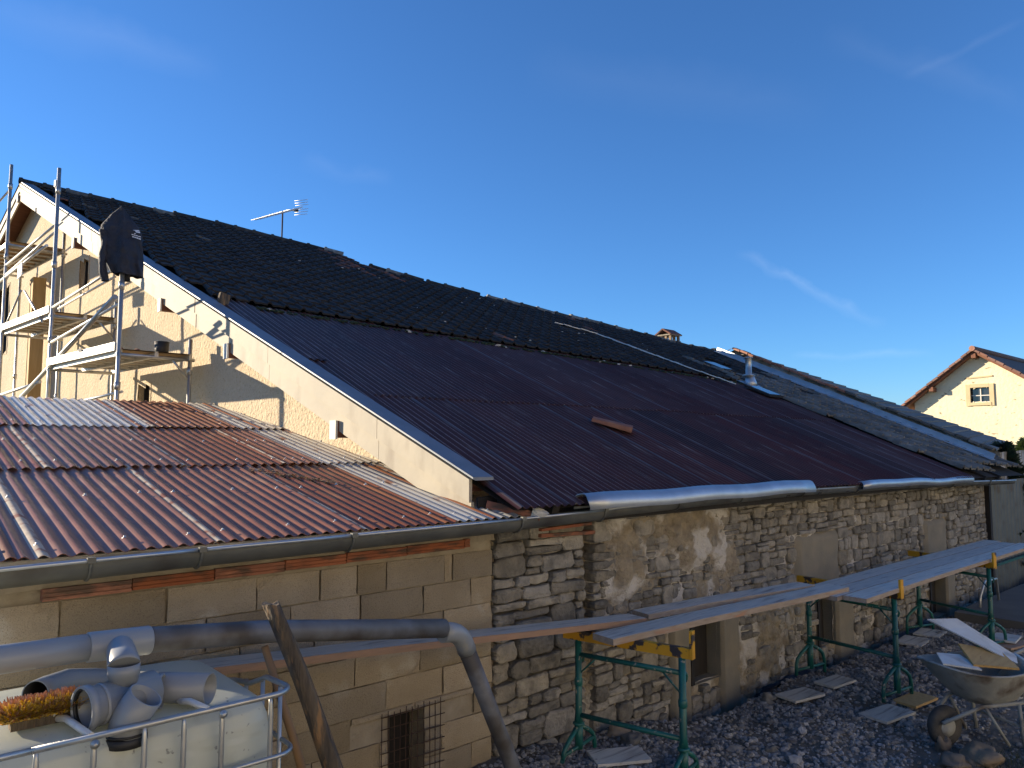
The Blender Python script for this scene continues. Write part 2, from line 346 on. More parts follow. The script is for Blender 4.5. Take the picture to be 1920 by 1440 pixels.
# ================================================================== GROUND
def gz(x, y):
    z = -2.27 - .17*sstep(2.5, 6.5, x) + .05*nz(x*1.1, y*1.1) + .025*nz(x*4, y*4, 3)
    z -= .22*sstep(4.0, 4.28, y)*sstep(5.2, 6.4, x)
    z += .015*math.exp(-((y-3.4)/.4)**2)*sstep(4.6, 6.2, x)*(1-sstep(9.5, 11, x))
    return z
def gz_edge(x, y):
    k = min(sstep(-6, -3, x), 1-sstep(17, 20, x), sstep(-8, -5, y)); z = gz(x, y)
    return -2.45 + (z+2.45)*k
mb = MB(); mb.grid(lambda a, b: (lambda x, y: (x, y, gz_edge(x, y)))(-6+26*a, -8+12.55*b), 380, 180)
for (x0, x1, y0, y1) in ((-900, -6, -900, 900), (20, 900, -900, 900), (-6, 20, -900, -8), (-6, 20, 4.55, 900)):
    mb.quad([(x0, y0, -2.45), (x1, y0, -2.45), (x1, y1, -2.45), (x0, y1, -2.45)], 1)
struct('ground', mb, ['ground', 'far_ground'])
# ================================================================== STONE WALL (front of the farmhouse)
WINS = [(6.08, 6.60, -2.28, -1.72), (8.60, 9.06, -2.36, -1.82), (12.05, 12.70, -2.56, -2.02)]        # openings x0,x1,z0,z1
PANELS = [(8.15, 9.22, -1.72, -1.04), (11.95, 12.82, -1.75, -1.12), (5.80, 6.075, -2.72, -1.50), (6.605, 6.92, -2.74, -1.50), (9.065, 9.52, -2.74, -1.70), (12.705, 13.05, -2.8, -1.9)]
def in_rects(x, z, rects, g=0.0): return any(a-g < x < b+g and c-g < z < d+g for a, b, c, d in rects)
def plaster(x, z):
    """mortar surface in front of (+) or behind (-) the mean stone face"""
    t = -.085 + .012*nz(x*5, z*5)
    if x > 4.75: t = -.030 + .018*nz(x*6, z*6)
    n1 = nz(x*1.3, z*1.6, 4.2, 4) + .55*nz(x*5, z*6, 9.1, 3) + .55*nz(x*13, z*15, 2.2, 4)
    a = sstep(4.78, 5.0, x)*(1-sstep(6.7, 7.4, x))*sstep(-1.75, -1.35, z)              # big patch beside the straight joint
    b = .8*sstep(6.6, 6.9, x)*(1-sstep(8.2, 8.5, x))*(1-sstep(-1.65, -1.45, z))        # patch between first two windows
    c = .6*sstep(9.2, 9.6, x)*(1-sstep(11.2, 11.8, x))*(1-sstep(-1.8, -1.65, z))
    d = .30*sstep(7.0, 8.0, x)
    k = max(a, b, c, d)
    t += k*(.050 + .058*n1)
    if 4.60 < x < 4.76 and z > -1.45: t = -.15
    if in_rects(x, z, [(6.18, 6.62, -1.56, -1.06)]): t = max(t, .012+.006*nz(x*3, z*3))
    return t
stone_wall = thing('stone_wall', (9.2, WY, -2.5), 'long rubble stone wall with crumbling plaster patches under the dark corrugated roof', 'wall')
NX, NZ = 440, 92; X0, X1, Z0, Z1 = 3.62, 14.72, -2.95, -.56
mb = MB()
mb.grid(lambda a, b: (lambda x, z: (x, WY - plaster(x, z), z))(X0+(X1-X0)*a, Z0+(Z1-Z0)*b), NX, NZ,
        skip=lambda a, b: in_rects(X0+(X1-X0)*a, Z0+(Z1-Z0)*b, WINS, -.004))
mb.box(((X0+X1)/2, WY+.62, (Z0+Z1)/2), (X1-X0, .02, Z1-Z0)); mb.box((X1, WY+.3, (Z0+Z1)/2), (.02, .6, Z1-Z0))
part('mortar_bed', mb, ['plaster'], stone_wall)
for (a, b, c, d) in WINS:                                # reveals, sill and the boards inside each opening
    mb = MB(); y0, y1 = WY-.012, WY+.20
    mb.quad([(a, y0, c), (a, y1, c), (a, y1, d), (a, y0, d)]); mb.quad([(b, y0, c), (b, y0, d), (b, y1, d), (b, y1, c)])
    mb.quad([(a, y0, d), (a, y1, d), (b, y1, d), (b, y0, d)]); mb.quad([(a, y0, c), (b, y0, c), (b, y1, c), (a, y1, c)])
    mb.quad([(a, y1, c), (b, y1, c), (b, y1, d), (a, y1, d)], 1)
    wobj = part('window', mb, ['cement', 'dark'], stone_wall)
    w0 = Vector(wobj.location) + Vector(stone_wall.location)
    mb = MB(); mb.box(((a+b)/2-.13, y1-.1, (c+d)/2), (.09, .03, d-c-.01)); mb.box((b-.16, y1-.06, (c+d)/2), (.26, .025, d-c-.012)); mb.box((a+.04, y1-.2, (c+d)/2), (.05, .05, d-c-.014))
    o = put('shutter_board', mb.mesh('shutter_board', ['darkwood'], tuple(w0)), wobj)
for i, (a, b, c, d) in enumerate(PANELS):                # cement patches: blocked windows and jambs
    mb = MB(); n = 14
    th = .034 if i < 2 else .040
    mb.grid(lambda s, t: (a+(b-a)*s + .012*nz(s*9, t*9, i)*(s in (0, 1)), WY-th-.010*nz(a+s*3, t*3, i)+.06*(max(abs(s-.5), abs(t-.5)) > .499), c+(d-c)*t + .014*nz(s*6, t*5, i+5)), n, n)
    part('cement_patch' if i < 2 else 'window_jamb', mb, ['cement'], stone_wall)
q = random.Random(11)
stones = []
def stone_mesh(x0, x1, z0, z1, g, big=False):
    mb = MB(); wd, ht = x1-x0, z1-z0; cx, cz = (x0+x1)/2, (z0+z1)/2
    out = []
    ch = min(wd, ht)*q.uniform(.10, .26)
    base = [(x0+ch, z0), (cx+q.uniform(-.2, .2)*wd, z0), (x1-ch, z0), (x1, z0+ch), (x1, cz+q.uniform(-.15, .15)*ht), (x1, z1-ch), (x1-ch, z1), (cx+q.uniform(-.2, .2)*wd, z1), (x0+ch, z1), (x0, z1-ch), (x0, cz), (x0, z0+ch)]
    for (px, pz) in base:
        out.append((px+q.uniform(-1, 1)*g*1.1, pz+q.uniform(-1, 1)*g*.9))
    prot = q.uniform(.0, .040) + (.008 if big else 0); ins = min(.008, .10*ht)
    tx, tz = q.uniform(-.06, .06), q.uniform(-.10, .10)
    def ring(k, y): return [(cx+(px-cx)*(1-k/wd*2), y + tx*(px-cx)+tz*(pz-cz)+q.uniform(-.0035, .0035), cz+(pz-cz)*(1-k/ht*2)) for px, pz in out]
    r0 = [(px, WY+.10, pz) for px, pz in out]; r1 = ring(0, WY-prot+.008); r2 = ring(ins, WY-prot-.003); r3 = ring(ins*2.6, WY-prot-.006)
    b = len(mb.v); n = 12
    for r in (r0, r1, r2, r3): mb.v += r
    for k in range(3):
        for j in range(n):
            jj = (j+1) % n; mb.f.append((b+k*n+j, b+k*n+jj, b+(k+1)*n+jj, b+(k+1)*n+j)); mb.m.append(0); mb.sm.append(False)
    mb.v.append((cx, WY-prot-.009+q.uniform(-.004, .006), cz)); c_ = len(mb.v)-1
    for j in range(n): mb.f.append((b+3*n+j, b+3*n+(j+1) % n, c_)); mb.m.append(0); mb.sm.append(False)
    return mb
def lay_course(x0, x1, zc0, zc1, wmin, wmax, split, big):
    x = x0
    while x < x1-.03:
        wd = q.uniform(wmin, wmax)
        if x+wd > x1-.06: wd = x1-x
        za, zb = zc0(x+wd/2), zc1(x+wd/2); ht = zb-za
        cells = [(x, x+wd, za, zb)]
        r = q.random()
        if ht > .10 and r < split:
            k = q.uniform(.35, .65); cells = [(x, x+wd, za, za+ht*k)]
            if wd > .24 and q.random() < .5: kk = q.uniform(.35, .65); cells += [(x, x+wd*kk, za+ht*k, zb), (x+wd*kk, x+wd, za+ht*k, zb)]
            else: cells.append((x, x+wd, za+ht*k, zb))
        for c in cells: stones.append((*c, big))
        x += wd
def wavy(z, amp, sd): return lambda x: z + amp*nz(x*.9, sd*3.7, 1.0, 2)
z = -2.92; i = 0; lo = wavy(z, .0, 0)
while z < -.66:                                          # big flat stones left of the straight joint
    h = q.uniform(.09, .20) if z < -1.3 else q.uniform(.07, .19)
    z2 = min(z+h, -.62); hi = wavy(z2, .035, i+1) if z2 < -.65 else wavy(-.62, 0, 0)
    lay_course(3.65, 4.62, lo, hi, .13, .40, .22, True); lo = hi; z = z2; i += 1
z = -2.92; lo = wavy(z, 0, 0)
while z < -.64:
    h = q.uniform(.075, .17); z2 = min(z+h, -.60); hi = wavy(z2, .05, i+40) if z2 < -.63 else wavy(-.60, 0, 0)
    lay_course(4.74, 14.68, lo, hi, .09, .30, .55, False); lo = hi; z = z2; i += 1
def visible_stone(s):
    x, z = (s[0]+s[1])/2, (s[2]+s[3])/2
    if in_rects(x, z, WINS, .05) or in_rects(x, z, PANELS, -.03): return False
    if s[1]-s[0] < .03 or s[3]-s[2] < .025: return False
    return plaster(x, z) < .034
def clipped(s):
    a, b, c, d, big = s
    for (x0, x1, z0, z1) in WINS + PANELS:               # trim stones at openings
        if a < x1 and b > x0 and c < z1 and d > z0:
            if (a+b)/2 < x0: b = min(b, x0-.005)
            elif (a+b)/2 > x1: a = max(a, x1+.005)
            elif (c+d)/2 > z1: c = max(c, z1+.004)
            else: d = min(d, z0-.004)
    return (a, b, c, d, big)
def on_screen(s): x, z = (s[0]+s[1])/2, (s[2]+s[3])/2; return (s[1]-s[0])*(s[3]-s[2])/(x*x+WY*WY)**1.5
vis = [clipped(s) for s in stones if visible_stone(s)]
vis = [s for s in vis if s[1]-s[0] > .03 and s[3]-s[2] > .025]
vis.sort(key=lambda s: -on_screen(s))
rest = MB()
for k, s in enumerate(vis):
    gap = .0065 if s[4] else .0055
    m1 = stone_mesh(s[0]+gap, s[1]-gap, s[2]+gap*.8, s[3]-gap*.8, .011 if s[4] else .007, s[4])
    if k < 300: part('stone', m1, ['stone'], stone_wall)
    else:
        b = len(rest.v); rest.v += m1.v; rest.f += [tuple(b+t for t in f) for f in m1.f]; rest.m += m1.m; rest.sm += m1.sm
o = part('small_stones', rest, ['stone'], stone_wall); o['kind'] = 'stuff'
mb = MB(); mb.box((4.40, WY-.01, -.715), (.62, .12, .028), Matrix.Rotation(.03, 3, 'Y')); part('clay_slab', mb, ['clay'], stone_wall)
mb = MB(); mb.box((4.38, WY-.01, -.655), (.58, .12, .022), Matrix.Rotation(-.02, 3, 'Y')); part('clay_slab', mb, ['clay'], stone_wall)
# ================================================================== CONCRETE BLOCK WALL of the lean-to
block_wall = thing('block_wall', (2.0, WY, -2.4), 'tan concrete block wall behind the water tank, under the rusty lean-to roof', 'wall')
HOLE = (2.76, 3.04, -2.42, -1.785)
mb = MB(); GX0, GX1, GZ0, GZ1 = .45, 3.64, -2.55, -.54
mb.grid(lambda a, b: (lambda x, z: (x, WY+.014-.006*nz(x*4, z*4), z))(GX0+(GX1-GX0)*a, GZ0+(GZ1-GZ0)*b), 160, 100, skip=lambda a, b: in_rects(GX0+(GX1-GX0)*a, GZ0+(GZ1-GZ0)*b, [HOLE], 0))
mb.box((GX0-.002, WY+.1, (GZ0+GZ1)/2), (.01, .19, GZ1-GZ0)); mb.box(((GX0+GX1)/2, WY+.30, (GZ0+GZ1)/2), (GX1-GX0, .02, GZ1-GZ0))
part('mortar_bed', mb, ['joint'], block_wall)
JO = [[.45, .83, 1.335, 1.835, 2.24, 2.50, 2.72, 3.20, 3.27, 3.64], [.45, 1.06, 1.55, 2.05, 2.53, 3.02, 3.44, 3.64]]
BH = .1925; zt = -.772
for r in range(9):
    js = JO[r % 2] if r < 2 else [.45] + [x + q.uniform(-.03, .03) for x in ((.72, 1.22, 1.72, 2.22, 2.72, 3.2) if r % 2 == 0 else (.98, 1.48, 1.98, 2.47, 2.98, 3.47))] + [3.64]
    for k in range(len(js)-1):
        spans = [(js[k], js[k+1])]; z1_, z0_ = zt-r*BH, zt-(r+1)*BH
        if z0_ < HOLE[3]-.02:
            a, b = spans[0]; spans = []
            if a < HOLE[0]: spans.append((a, min(b, HOLE[0])))
            if b > HOLE[1]: spans.append((max(a, HOLE[1]), b))
            if z1_ > HOLE[3] and a < HOLE[1] and b > HOLE[0]: spans = [(a, b)]; z0_ = HOLE[3]
        for (a, b) in spans:
            if b-a < .04: continue
            wd, ht = b-a-.009, z1_-z0_-.008; mb = MB(); bv = .008
            pr = q.uniform(.010, .022); cx, cz = (a+b)/2, (z0_+z1_)/2; nxs = max(2, int(wd/.05)); nzs = 4; sd = q.uniform(0, 90)
            chip = q.choice([None, None, None, (1, 1), (0, 1), (1, 0)]); cs = q.uniform(.03, .07)
            def face(s, t):
                x = cx-wd/2+wd*s; z = cz-ht/2+ht*t; y = WY-pr-.0025*nz(x*11, z*11, sd)
                e = min(x-(cx-wd/2), cx+wd/2-x, z-(cz-ht/2), cz+ht/2-z)
                if e < 1e-6: y += .009+.004*nz(x*20, z*20, 3); x += .004*nz(z*25, x*3, sd); z += .004*nz(x*25, z*3, sd+4)
                if chip:
                    dx, dz = abs(x-(cx+wd/2*(1 if chip[0] else -1))), abs(z-(cz+ht/2*(1 if chip[1] else -1)))
                    if dx+dz < cs*1.5: y += .012
                return (x, y, z)
            mb.grid(face, nxs, nzs, sm=False)
            mb.box((cx, WY+.03, cz), (wd-.006, .055, ht-.006))
            part('block', mb, ['block'], block_wall)
x = .74
while x < 3.36:                                          # red clay brick course above the blocks
    ln = q.uniform(.40, .50); e = min(x+ln, 3.40); mb = MB()
    z0_ = -.765 + .03*(x-.74)/2.6
    for k in range(3): mb.box(((x+e)/2, WY-.024+.003*(k % 2), z0_+.012+k*.021), (e-x-.006, .05, .017))
    mb.box(((x+e)/2, WY-.012, z0_+.032), (e-x-.008, .05, .06)); part('clay_brick', mb, ['clay'], block_wall); x = e
mb = MB(); mb.grid(lambda a, b: (.45+3.2*a, WY-.022-.012*nz(a*20, b*3, 2), -.705+.165*b+.008*nz(a*30, b)), 70, 5); part('mortar_course', mb, ['joint'], block_wall)
mb = MB()
for (a, b, c, d) in [(HOLE[0], HOLE[1], HOLE[2], HOLE[3])]:
    y0, y1 = WY-.006, WY+.24
    mb.quad([(a, y0, c), (a, y1, c), (a, y1, d), (a, y0, d)]); mb.quad([(b, y0, c), (b, y0, d), (b, y1, d), (b, y1, c)]); mb.quad([(a, y0, d), (a, y1, d), (b, y1, d), (b, y0, d)])
    mb.quad([(a, y1, c), (b, y1, c), (b, y1, d), (a, y1, d)], 1)
wobj = part('window', mb, ['joint', 'dark'], block_wall)
w0 = Vector(wobj.location)+Vector(block_wall.location)
mb = MB(); mb.box((HOLE[0]+.19, WY+.18, -2.1), (.17, .02, .62)); put('shutter_board', mb.mesh('shutter_board', ['darkwood'], tuple(w0)), wobj)
grille = thing('rebar_grille', (2.9, WY-.04, -2.1), 'rusty welded rebar mesh fixed over the small dark opening in the block wall', 'grille')
for k in range(11): mb = MB(); x = 2.685+k*.047; mb.tube([(x+.012*math.sin(k), WY-.035, -2.45), (x, WY-.035, -1.74+.008*math.sin(k*2))], .0032, 6); part('bar', mb, ['rusty'], grille)
for k in range(9): mb = MB(); z = -1.765-k*.075; mb.tube([(2.675, WY-.041, z), (3.185, WY-.041, z-.004*k)], .0032, 6); part('bar', mb, ['rusty'], grille)
# ================================================================== CORRUGATED SHEETS
PT = .0762
def sheet_mb(n, L, amp=.0088, th=.003, seg=8, rows=1, sag=0.0, matf=None, keep=None, lap=0.0):
    """closed thin corrugated sheet, x across, y up the slope"""
    mb = MB(); nx = n*seg
    def P(i, j, dz): x = i*PT/seg; y = L*j/rows; return (x, y, amp*math.sin(2*math.pi*i/seg - math.pi/2)+dz + lap*(1-j/rows))
    for (dz, fl) in ((th, False), (0, True)):
        b = len(mb.v)
        for j in range(rows+1):
            for i in range(nx+1): mb.v.append(P(i, j, dz))
        for j in range(rows):
            for i in range(nx):
                if keep and not keep((i+.5)*PT/seg, L*(j+.5)/rows): continue
                a = b+j*(nx+1)+i; f = (a, a+1, a+nx+2, a+nx+1); mb.f.append(f[::-1] if fl else f)
                mb.m.append(matf(i//seg, i % seg) if matf else 0); mb.sm.append(True)
    if not keep:
        for j in (0, rows):                              # rims on vertices of their own, so that the skin keeps its shading
            b = len(mb.v)
            for i in range(nx+1): mb.v += [P(i, j, th), P(i, j, 0)]
            for i in range(nx):
                f = (b+2*i, b+2*i+1, b+2*i+3, b+2*i+2); mb.f.append(f if j == 0 else f[::-1]); mb.m.append(matf(i//seg, i % seg) if matf else 0); mb.sm.append(False)
    return mb
def slope_mat(x, y, z, s, qx=0.0, rz=0.0, dx=0.0):
    ex = Vector((1, dx, qx+s*dx)).normalized(); ey0 = Vector((0, 1, s)).normalized(); nn = ex.cross(ey0).normalized(); ey = nn.cross(ex).normalized()
    M = Matrix((ex, ey, nn)).transposed().to_4x4(); M.translation = (x, y, z)
    return M @ Matrix.Rotation(rz, 4, 'Z')
# ---- lean-to roof
lean = thing('lean_to_roof', (2.0, 4.2, -.6), 'low lean-to roof of rusty red and bare galvanised corrugated sheets', 'roof')
SL = 1/math.sqrt(1+SHED_S**2)
q = random.Random(5)
def screw_mesh():
    mb = MB(); mb.lathe((0, 0, 0), [(.013, 0), (.013, .002), (.0065, .004), (.0065, .012), (.002, .014)], 8); return mb.mesh('roofing_screw', ['galv'])
SCREW = screw_mesh()
def lean_sheet(x, y0, y1, n, kind, lift, seedv):
    L = (y1-y0)/SL; qq = random.Random(seedv)
    pale = qq.choice([0, 0, 1]) if kind != 'zinc_sheet' else -1
    odd = {qq.randrange(n): 1} if qq.random() < .5 else {}
    def mf(wv, sg): return 1 if (wv == pale and kind != 'zinc_sheet' and 1 <= sg <= 6) else (2 if wv in odd and 2 <= sg <= 5 else 0)
    mb = sheet_mb(n, L, matf=mf, lap=.005)
    me = mb.mesh('corrugated_sheet', [kind, 'pale_crest', 'rust_sheet' if kind == 'red_sheet' else 'zinc_sheet' if kind == 'rust_sheet' else 'rust_sheet'])
    o = put('corrugated_sheet', me, lean, Matrix.Translation(-Vector(lean.location)) @ slope_mat(x, y0, shedz(y0)+lift, SHED_S, rz=qq.uniform(-.006, .006)))
    for yy in (.18, L*.55):
        for wv in (1, n//2, n-2):
            if n < 5 and wv != 1: continue
            s_ = put('roofing_screw', SCREW, o, Matrix.Translation((PT*(wv+.5), yy+qq.uniform(-.03, .03), .011)))
    return o
k = 0
for (y0, y1, lift, cols) in ((3.985, 5.90, 0, [(.37, 3, 'red_sheet'), (.57, 12, 'red_sheet'), (1.44, 12, 'red_sheet'), (2.31, 10, 'red_sheet'), (3.02, 10, 'zinc_sheet')]),
                       (5.76, 7.50, .009, [(.37, 8, 'red_sheet'), (.95, 12, 'red_sheet'), (1.82, 12, 'red_sheet'), (2.60, 5, 'red_sheet'), (2.94, 8, 'zinc_sheet')]),
                       (7.36, 9.05, .018, [(.37, 10, 'red_sheet'), (1.10, 13, 'zinc_sheet'), (2.05, 11, 'rust_sheet'), (2.84, 11, 'zinc_sheet')])):
    for (x, n, kind) in cols: k += 1; lean_sheet(x, y0, y1, n, kind, lift + .004*(k % 2), k*13)
mb = MB(); mb.beam(onZ(438, 890, -.10)+Vector((0, 0, .0)), (2.72, 5.05, shedz(5.05)+.02), .045, .02); 
def debris():                                           # dry plant litter caught across the ribs
    mb = MB(); qq = random.Random(3)
    a, b = Vector((2.28, 5.62, 0)), Vector((2.75, 5.12, 0))
    for i in range(420):
        t = qq.random(); p = a.lerp(b, t); w_ = .018+.02*math.sin(t*9)**2
        x, y = p.x+qq.gauss(0, w_), p.y+qq.gauss(0, w_); z = shedz(y)+.012*math.sin(2*math.pi*(x-.57)/PT-math.pi/2)+qq.uniform(.0, .02)
        d = Vector((qq.uniform(-1, 1), qq.uniform(-1, 1), qq.uniform(-.3, .3)))*.018; sdv = Vector((-d.y, d.x, .3*d.x))*.3
        c = Vector((x, y, z)); mb.quad([c-d-sdv, c+d-sdv, c+d+sdv, c-d+sdv])
    o = struct('leaf_litter', mb, ['handle'], 'stuff'); return o
mb = None; debris()
for yy in (4.06, 5.8, 7.4, 8.9):                          # purlins carrying the sheets
    mb = MB(); mb.beam((.5, yy, shedz(yy)-.055), (3.35, yy, shedz(yy)-.055), .06, .07); part('purlin', mb, ['plank'], lean)
mb = MB(); mb.box((2.05, 4.22, -.545), (3.2, .03, .10)); part('eave_gap_fill', mb, ['darkwood'], lean)  # added dark board: keeps light from showing through the eave gap
# ================================================================== FARMHOUSE
house = thing('farmhouse', (9.0, 10.0, -2.4), 'big cream farmhouse with a long dark roof, tiled above and corrugated below', 'house')
HL = Vector(house.location); toH = Matrix.Translation(-HL)
RS = 1/math.sqrt(1+ROOF_S**2)
RIDGE = [(2.12, 16.50), (3.6, 16.22), (5.6, 15.95), (6.6, 15.5), (8.02, 14.98), (8.10, 13.88), (9.1, 13.1), (10.3, 12.5), (11.74, 11.85), (12.8, 11.5), (14.2, 10.8), (14.8, 10.42), (15.9, 10.25)]
def ridge_y(x):
    for (a, b) in zip(RIDGE, RIDGE[1:]):
        if a[0] <= x <= b[0]: return a[1]+(b[1]-a[1])*(x-a[0])/(b[0]-a[0])
    return RIDGE[0][1] if x < RIDGE[0][0] else RIDGE[-1][1]
def yl(x): return 8.73-.115*(x-3.2)                      # lower edge of the tiles above the corrugated part
# decks under the coverings, back slope
mb = MB()
for (a, b) in zip(RIDGE, RIDGE[1:]):
    mb.quad([(a[0] if a[0] > 3.5 else 3.5, 3.95, roofz(a[0], 3.95)-.06), (min(15.5, max(b[0], 3.5)), 3.95, roofz(b[0], 3.95)-.06), (min(b[0], 15.6), b[1], roofz(*b)-.06), (a[0], a[1], roofz(*a)-.06)])
    mb.quad([(a[0], a[1], roofz(*a)-.02), (b[0], b[1], roofz(*b)-.02), (b[0]-1.2, b[1]+12, roofz(*b)-5.0), (a[0]-1.2, a[1]+12, roofz(*a)-5.0)], 1)
part('roof', mb, ['under', 'tile_grey'], house)
# corrugated sheets
q = random.Random(21)
SHN = {}
def dark_sheet(x, y0, y1, n, lift, worn):
    L = (y1-y0)/RS; key = (n, round(L, 2), worn)
    if key not in SHN:
        pat = {0: set(), 1: {0}, 2: {n//3}, 3: {0, n//2}}[worn]
        SHN[key] = sheet_mb(n, L, amp=.0108, matf=lambda wv, sg: 1 if (wv in pat and 2 <= sg <= 5) else (2 if sg == 4 else 0), lap=.003).mesh('corrugated_sheet', ['dark_sheet', 'dark_sheet_worn', 'crest_glint'])
    put('corrugated_sheet', SHN[key], house, toH @ slope_mat(x, y0, roofz(x, y0)+lift, ROOF_S, ROOF_Q, rz=q.uniform(-.0025, .0025)))
for c in range(11):
    x = 3.47+.845*c; n = 12 if c < 10 else 10
    dark_sheet(x, 3.87+q.uniform(-.015, .015), 6.06, n, .0+.004*(c % 2), q.choice([0, 1, 2, 3]))
    dark_sheet(x, 5.94+q.uniform(-.02, .02), yl(x+.4)+.22, n, .007+.004*(c % 2), q.choice([0, 0, 1, 2]))
for (y0, y1, lift) in ((5.0, 6.95, .012), (6.8, 8.95, .024)):   # narrow sheets cut along the verge
    L = (y1-y0)/RS; x0 = 3.47-9*PT
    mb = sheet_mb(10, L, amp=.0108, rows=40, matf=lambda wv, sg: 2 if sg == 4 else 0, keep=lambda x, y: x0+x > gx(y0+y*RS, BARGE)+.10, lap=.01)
    put('corrugated_sheet', mb.mesh('corrugated_sheet', ['dark_sheet', 'dark_sheet_worn', 'crest_glint']), house, toH @ slope_mat(x0, y0, roofz(x0, y0)+lift, ROOF_S, ROOF_Q))
# tiles
def tile_mesh(name, mat, wd=.225, L=.42):
    mb = MB(); prof = [(-.1125, .004), (-.100, .030), (-.080, .036), (-.060, .028), (-.045, .008), (.0, .004), (.040, .012), (.065, .006), (.1125, .004)]
    n = len(prof); lo, up = .040, .006
    for (yy, dz) in ((0, lo), (L, up)):
        for (x, h) in prof: mb.v.append((x*wd/.225, yy, h+dz))
    for (x, h) in prof: mb.v.append((x*wd/.225, .002, h+lo-.024))
    for i in range(n-1):
        mb.f.append((i, i+1, n+i+1, n+i)); mb.m.append(0); mb.sm.append(False)
        mb.f.append((2*n+i, 2*n+i+1, i+1, i)); mb.m.append(0); mb.sm.append(False)
    mb.f.append((0, n, 2*n)); mb.f.append((n-1, 3*n-1, 2*n-1)); mb.m += [0, 0]; mb.sm += [False, False]
    return mb
T = {k_: tile_mesh('roof_tile', k_) for k_ in ('tile',)}['tile']
TM = {k_: T.mesh('roof_tile', [k_]) for k_ in ('tile', 'tile_pink', 'tile_grey')}
SKEW = -.12; EXP = .31; TW = .218
base = slope_mat(3.2, 8.66, roofz(3.2, 8.66)+.012, ROOF_S, ROOF_Q, dx=SKEW)
tiles = []
q = random.Random(31)
for j in range(-22, 30):
    for i in range(-12, 66):
        p = base @ Vector(((i+.5*(j % 2)*0)*TW, j*EXP, 0)); x, y = p.x, p.y
        if y > ridge_y(x)-.22 or x < gx(y, BARGE)+.22 or x > 15.62: continue
        left = x < 12.72
        if left and y < yl(x)-.02: continue
        if not left and y < 3.92: continue
        kind = 'tile'
        if not left and y < 9.5: kind = 'tile_grey' if q.random() < sstep(9.5, 7.0, y) else 'tile'
        elif 7.0 < x < 8.4 and y > 12.6 and q.random() < .3: kind = 'tile_pink'
        elif q.random() < .015: kind = q.choice(['tile_pink', 'tile_grey'])
        if any(abs(x-a) < .22 and abs(y-b) < .25 for a, b in ((12.8, 7.28), (14.0, 8.98))): continue
        M = base @ Matrix.Translation((i*TW+q.uniform(-.006, .006), j*EXP+q.uniform(-.008, .008), q.uniform(0, .004))) @ Matrix.Rotation(q.gauss(0, .007), 4, 'Z') @ Matrix.Rotation(q.gauss(0, .005), 4, 'X')
        if kind == 'tile_grey' and not left: M = base @ Matrix.Translation((i*TW, j*EXP, q.uniform(0, .002))) @ Matrix.Diagonal((1, 1, 1.25, 1))
        tiles.append((p.length, M, kind))
tiles.sort(key=lambda t: t[0])
rest = {}
for k, (d, M, kind) in enumerate(tiles):
    if k < 300: put('roof_tile', TM[kind], house, toH @ M)
    else:
        r = rest.setdefault('all', MB()); b = len(r.v); r.v += [tuple(M @ Vector(v)) for v in T.v]; r.f += [tuple(b+t for t in f) for f in T.f]
        r.m += [{'tile': 0, 'tile_pink': 1, 'tile_grey': 2}[kind]]*len(T.f); r.sm += T.sm
o = part('far_roof_tiles', rest['all'], ['tile', 'tile_pink', 'tile_grey'], house); o['kind'] = 'stuff'
# moss and grit along the lower tile edge
mb = MB(); q = random.Random(8)
for i in range(360):
    x = q.uniform(3.6, 12.6); y = yl(x)+q.uniform(-.02, .07); mb.rock((x, y, roofz(x, y)+.03), q.uniform(.012, .034), i, 0 if q.random() < .97 else 1, (1.4, 1, .6), 5, 3)
o = part('moss_clumps', mb, ['leafdark', 'whiteplastic'], house); o['kind'] = 'stuff'
mb = MB()
for i in range(34):
    x = q.uniform(6, 12.5); y = q.uniform(yl(x)+.2, ridge_y(x)-.5); mb.rock((x, y, roofz(x, y)+.065), q.uniform(.010, .022), i, 0, (1.3, 1, .5), 5, 3)
o = part('lichen_spots', mb, ['whiteplastic'], house); o['kind'] = 'stuff'
# ridge tiles
mb = MB(); L = .43
for (i, (yy, r)) in enumerate(((0, .125), (.05, .135), (.07, .115), (L, .105))):
    for j in range(9): an = math.pi*j/8; mb.v.append((yy, -r*math.cos(an), r*math.sin(an)*.9-.03))
for i in range(3):
    for j in range(8): a = i*9+j; mb.f.append((a, a+9, a+10, a+1)); mb.m.append(0); mb.sm.append(True)
mb.f.append(tuple(range(9))[::-1]); mb.m.append(0); mb.sm.append(False)
RT = mb.mesh('ridge_tile', ['tile']); RTG = mb.mesh('ridge_tile', ['tile_grey'])
carry = 0.0
for (a, b) in zip(RIDGE, RIDGE[1:]):
    A, B = Vector((*a, roofz(*a)+.03)), Vector((*b, roofz(*b)+.03))
    if abs(a[0]-b[0]) < .2: continue
    d = (B-A).normalized(); s_ = carry
    while s_ + .3 < (B-A).length:
        p = A + d*s_; z = Vector((0, 0, 1)); yv = z.cross(d).normalized(); zz = d.cross(yv)
        M = Matrix((d, yv, zz)).transposed().to_4x4(); M.translation = p + Vector((0, 0, q.uniform(-.008, .012)))
        o = put('ridge_tile', RTG if q.random() < .3 else RT, house, toH @ M @ Matrix.Rotation(q.gauss(0, .02), 4, 'Z'))
        s_ += .385
    carry = s_-(B-A).length if s_ > (B-A).length else 0
    carry = max(0, min(carry, .1))
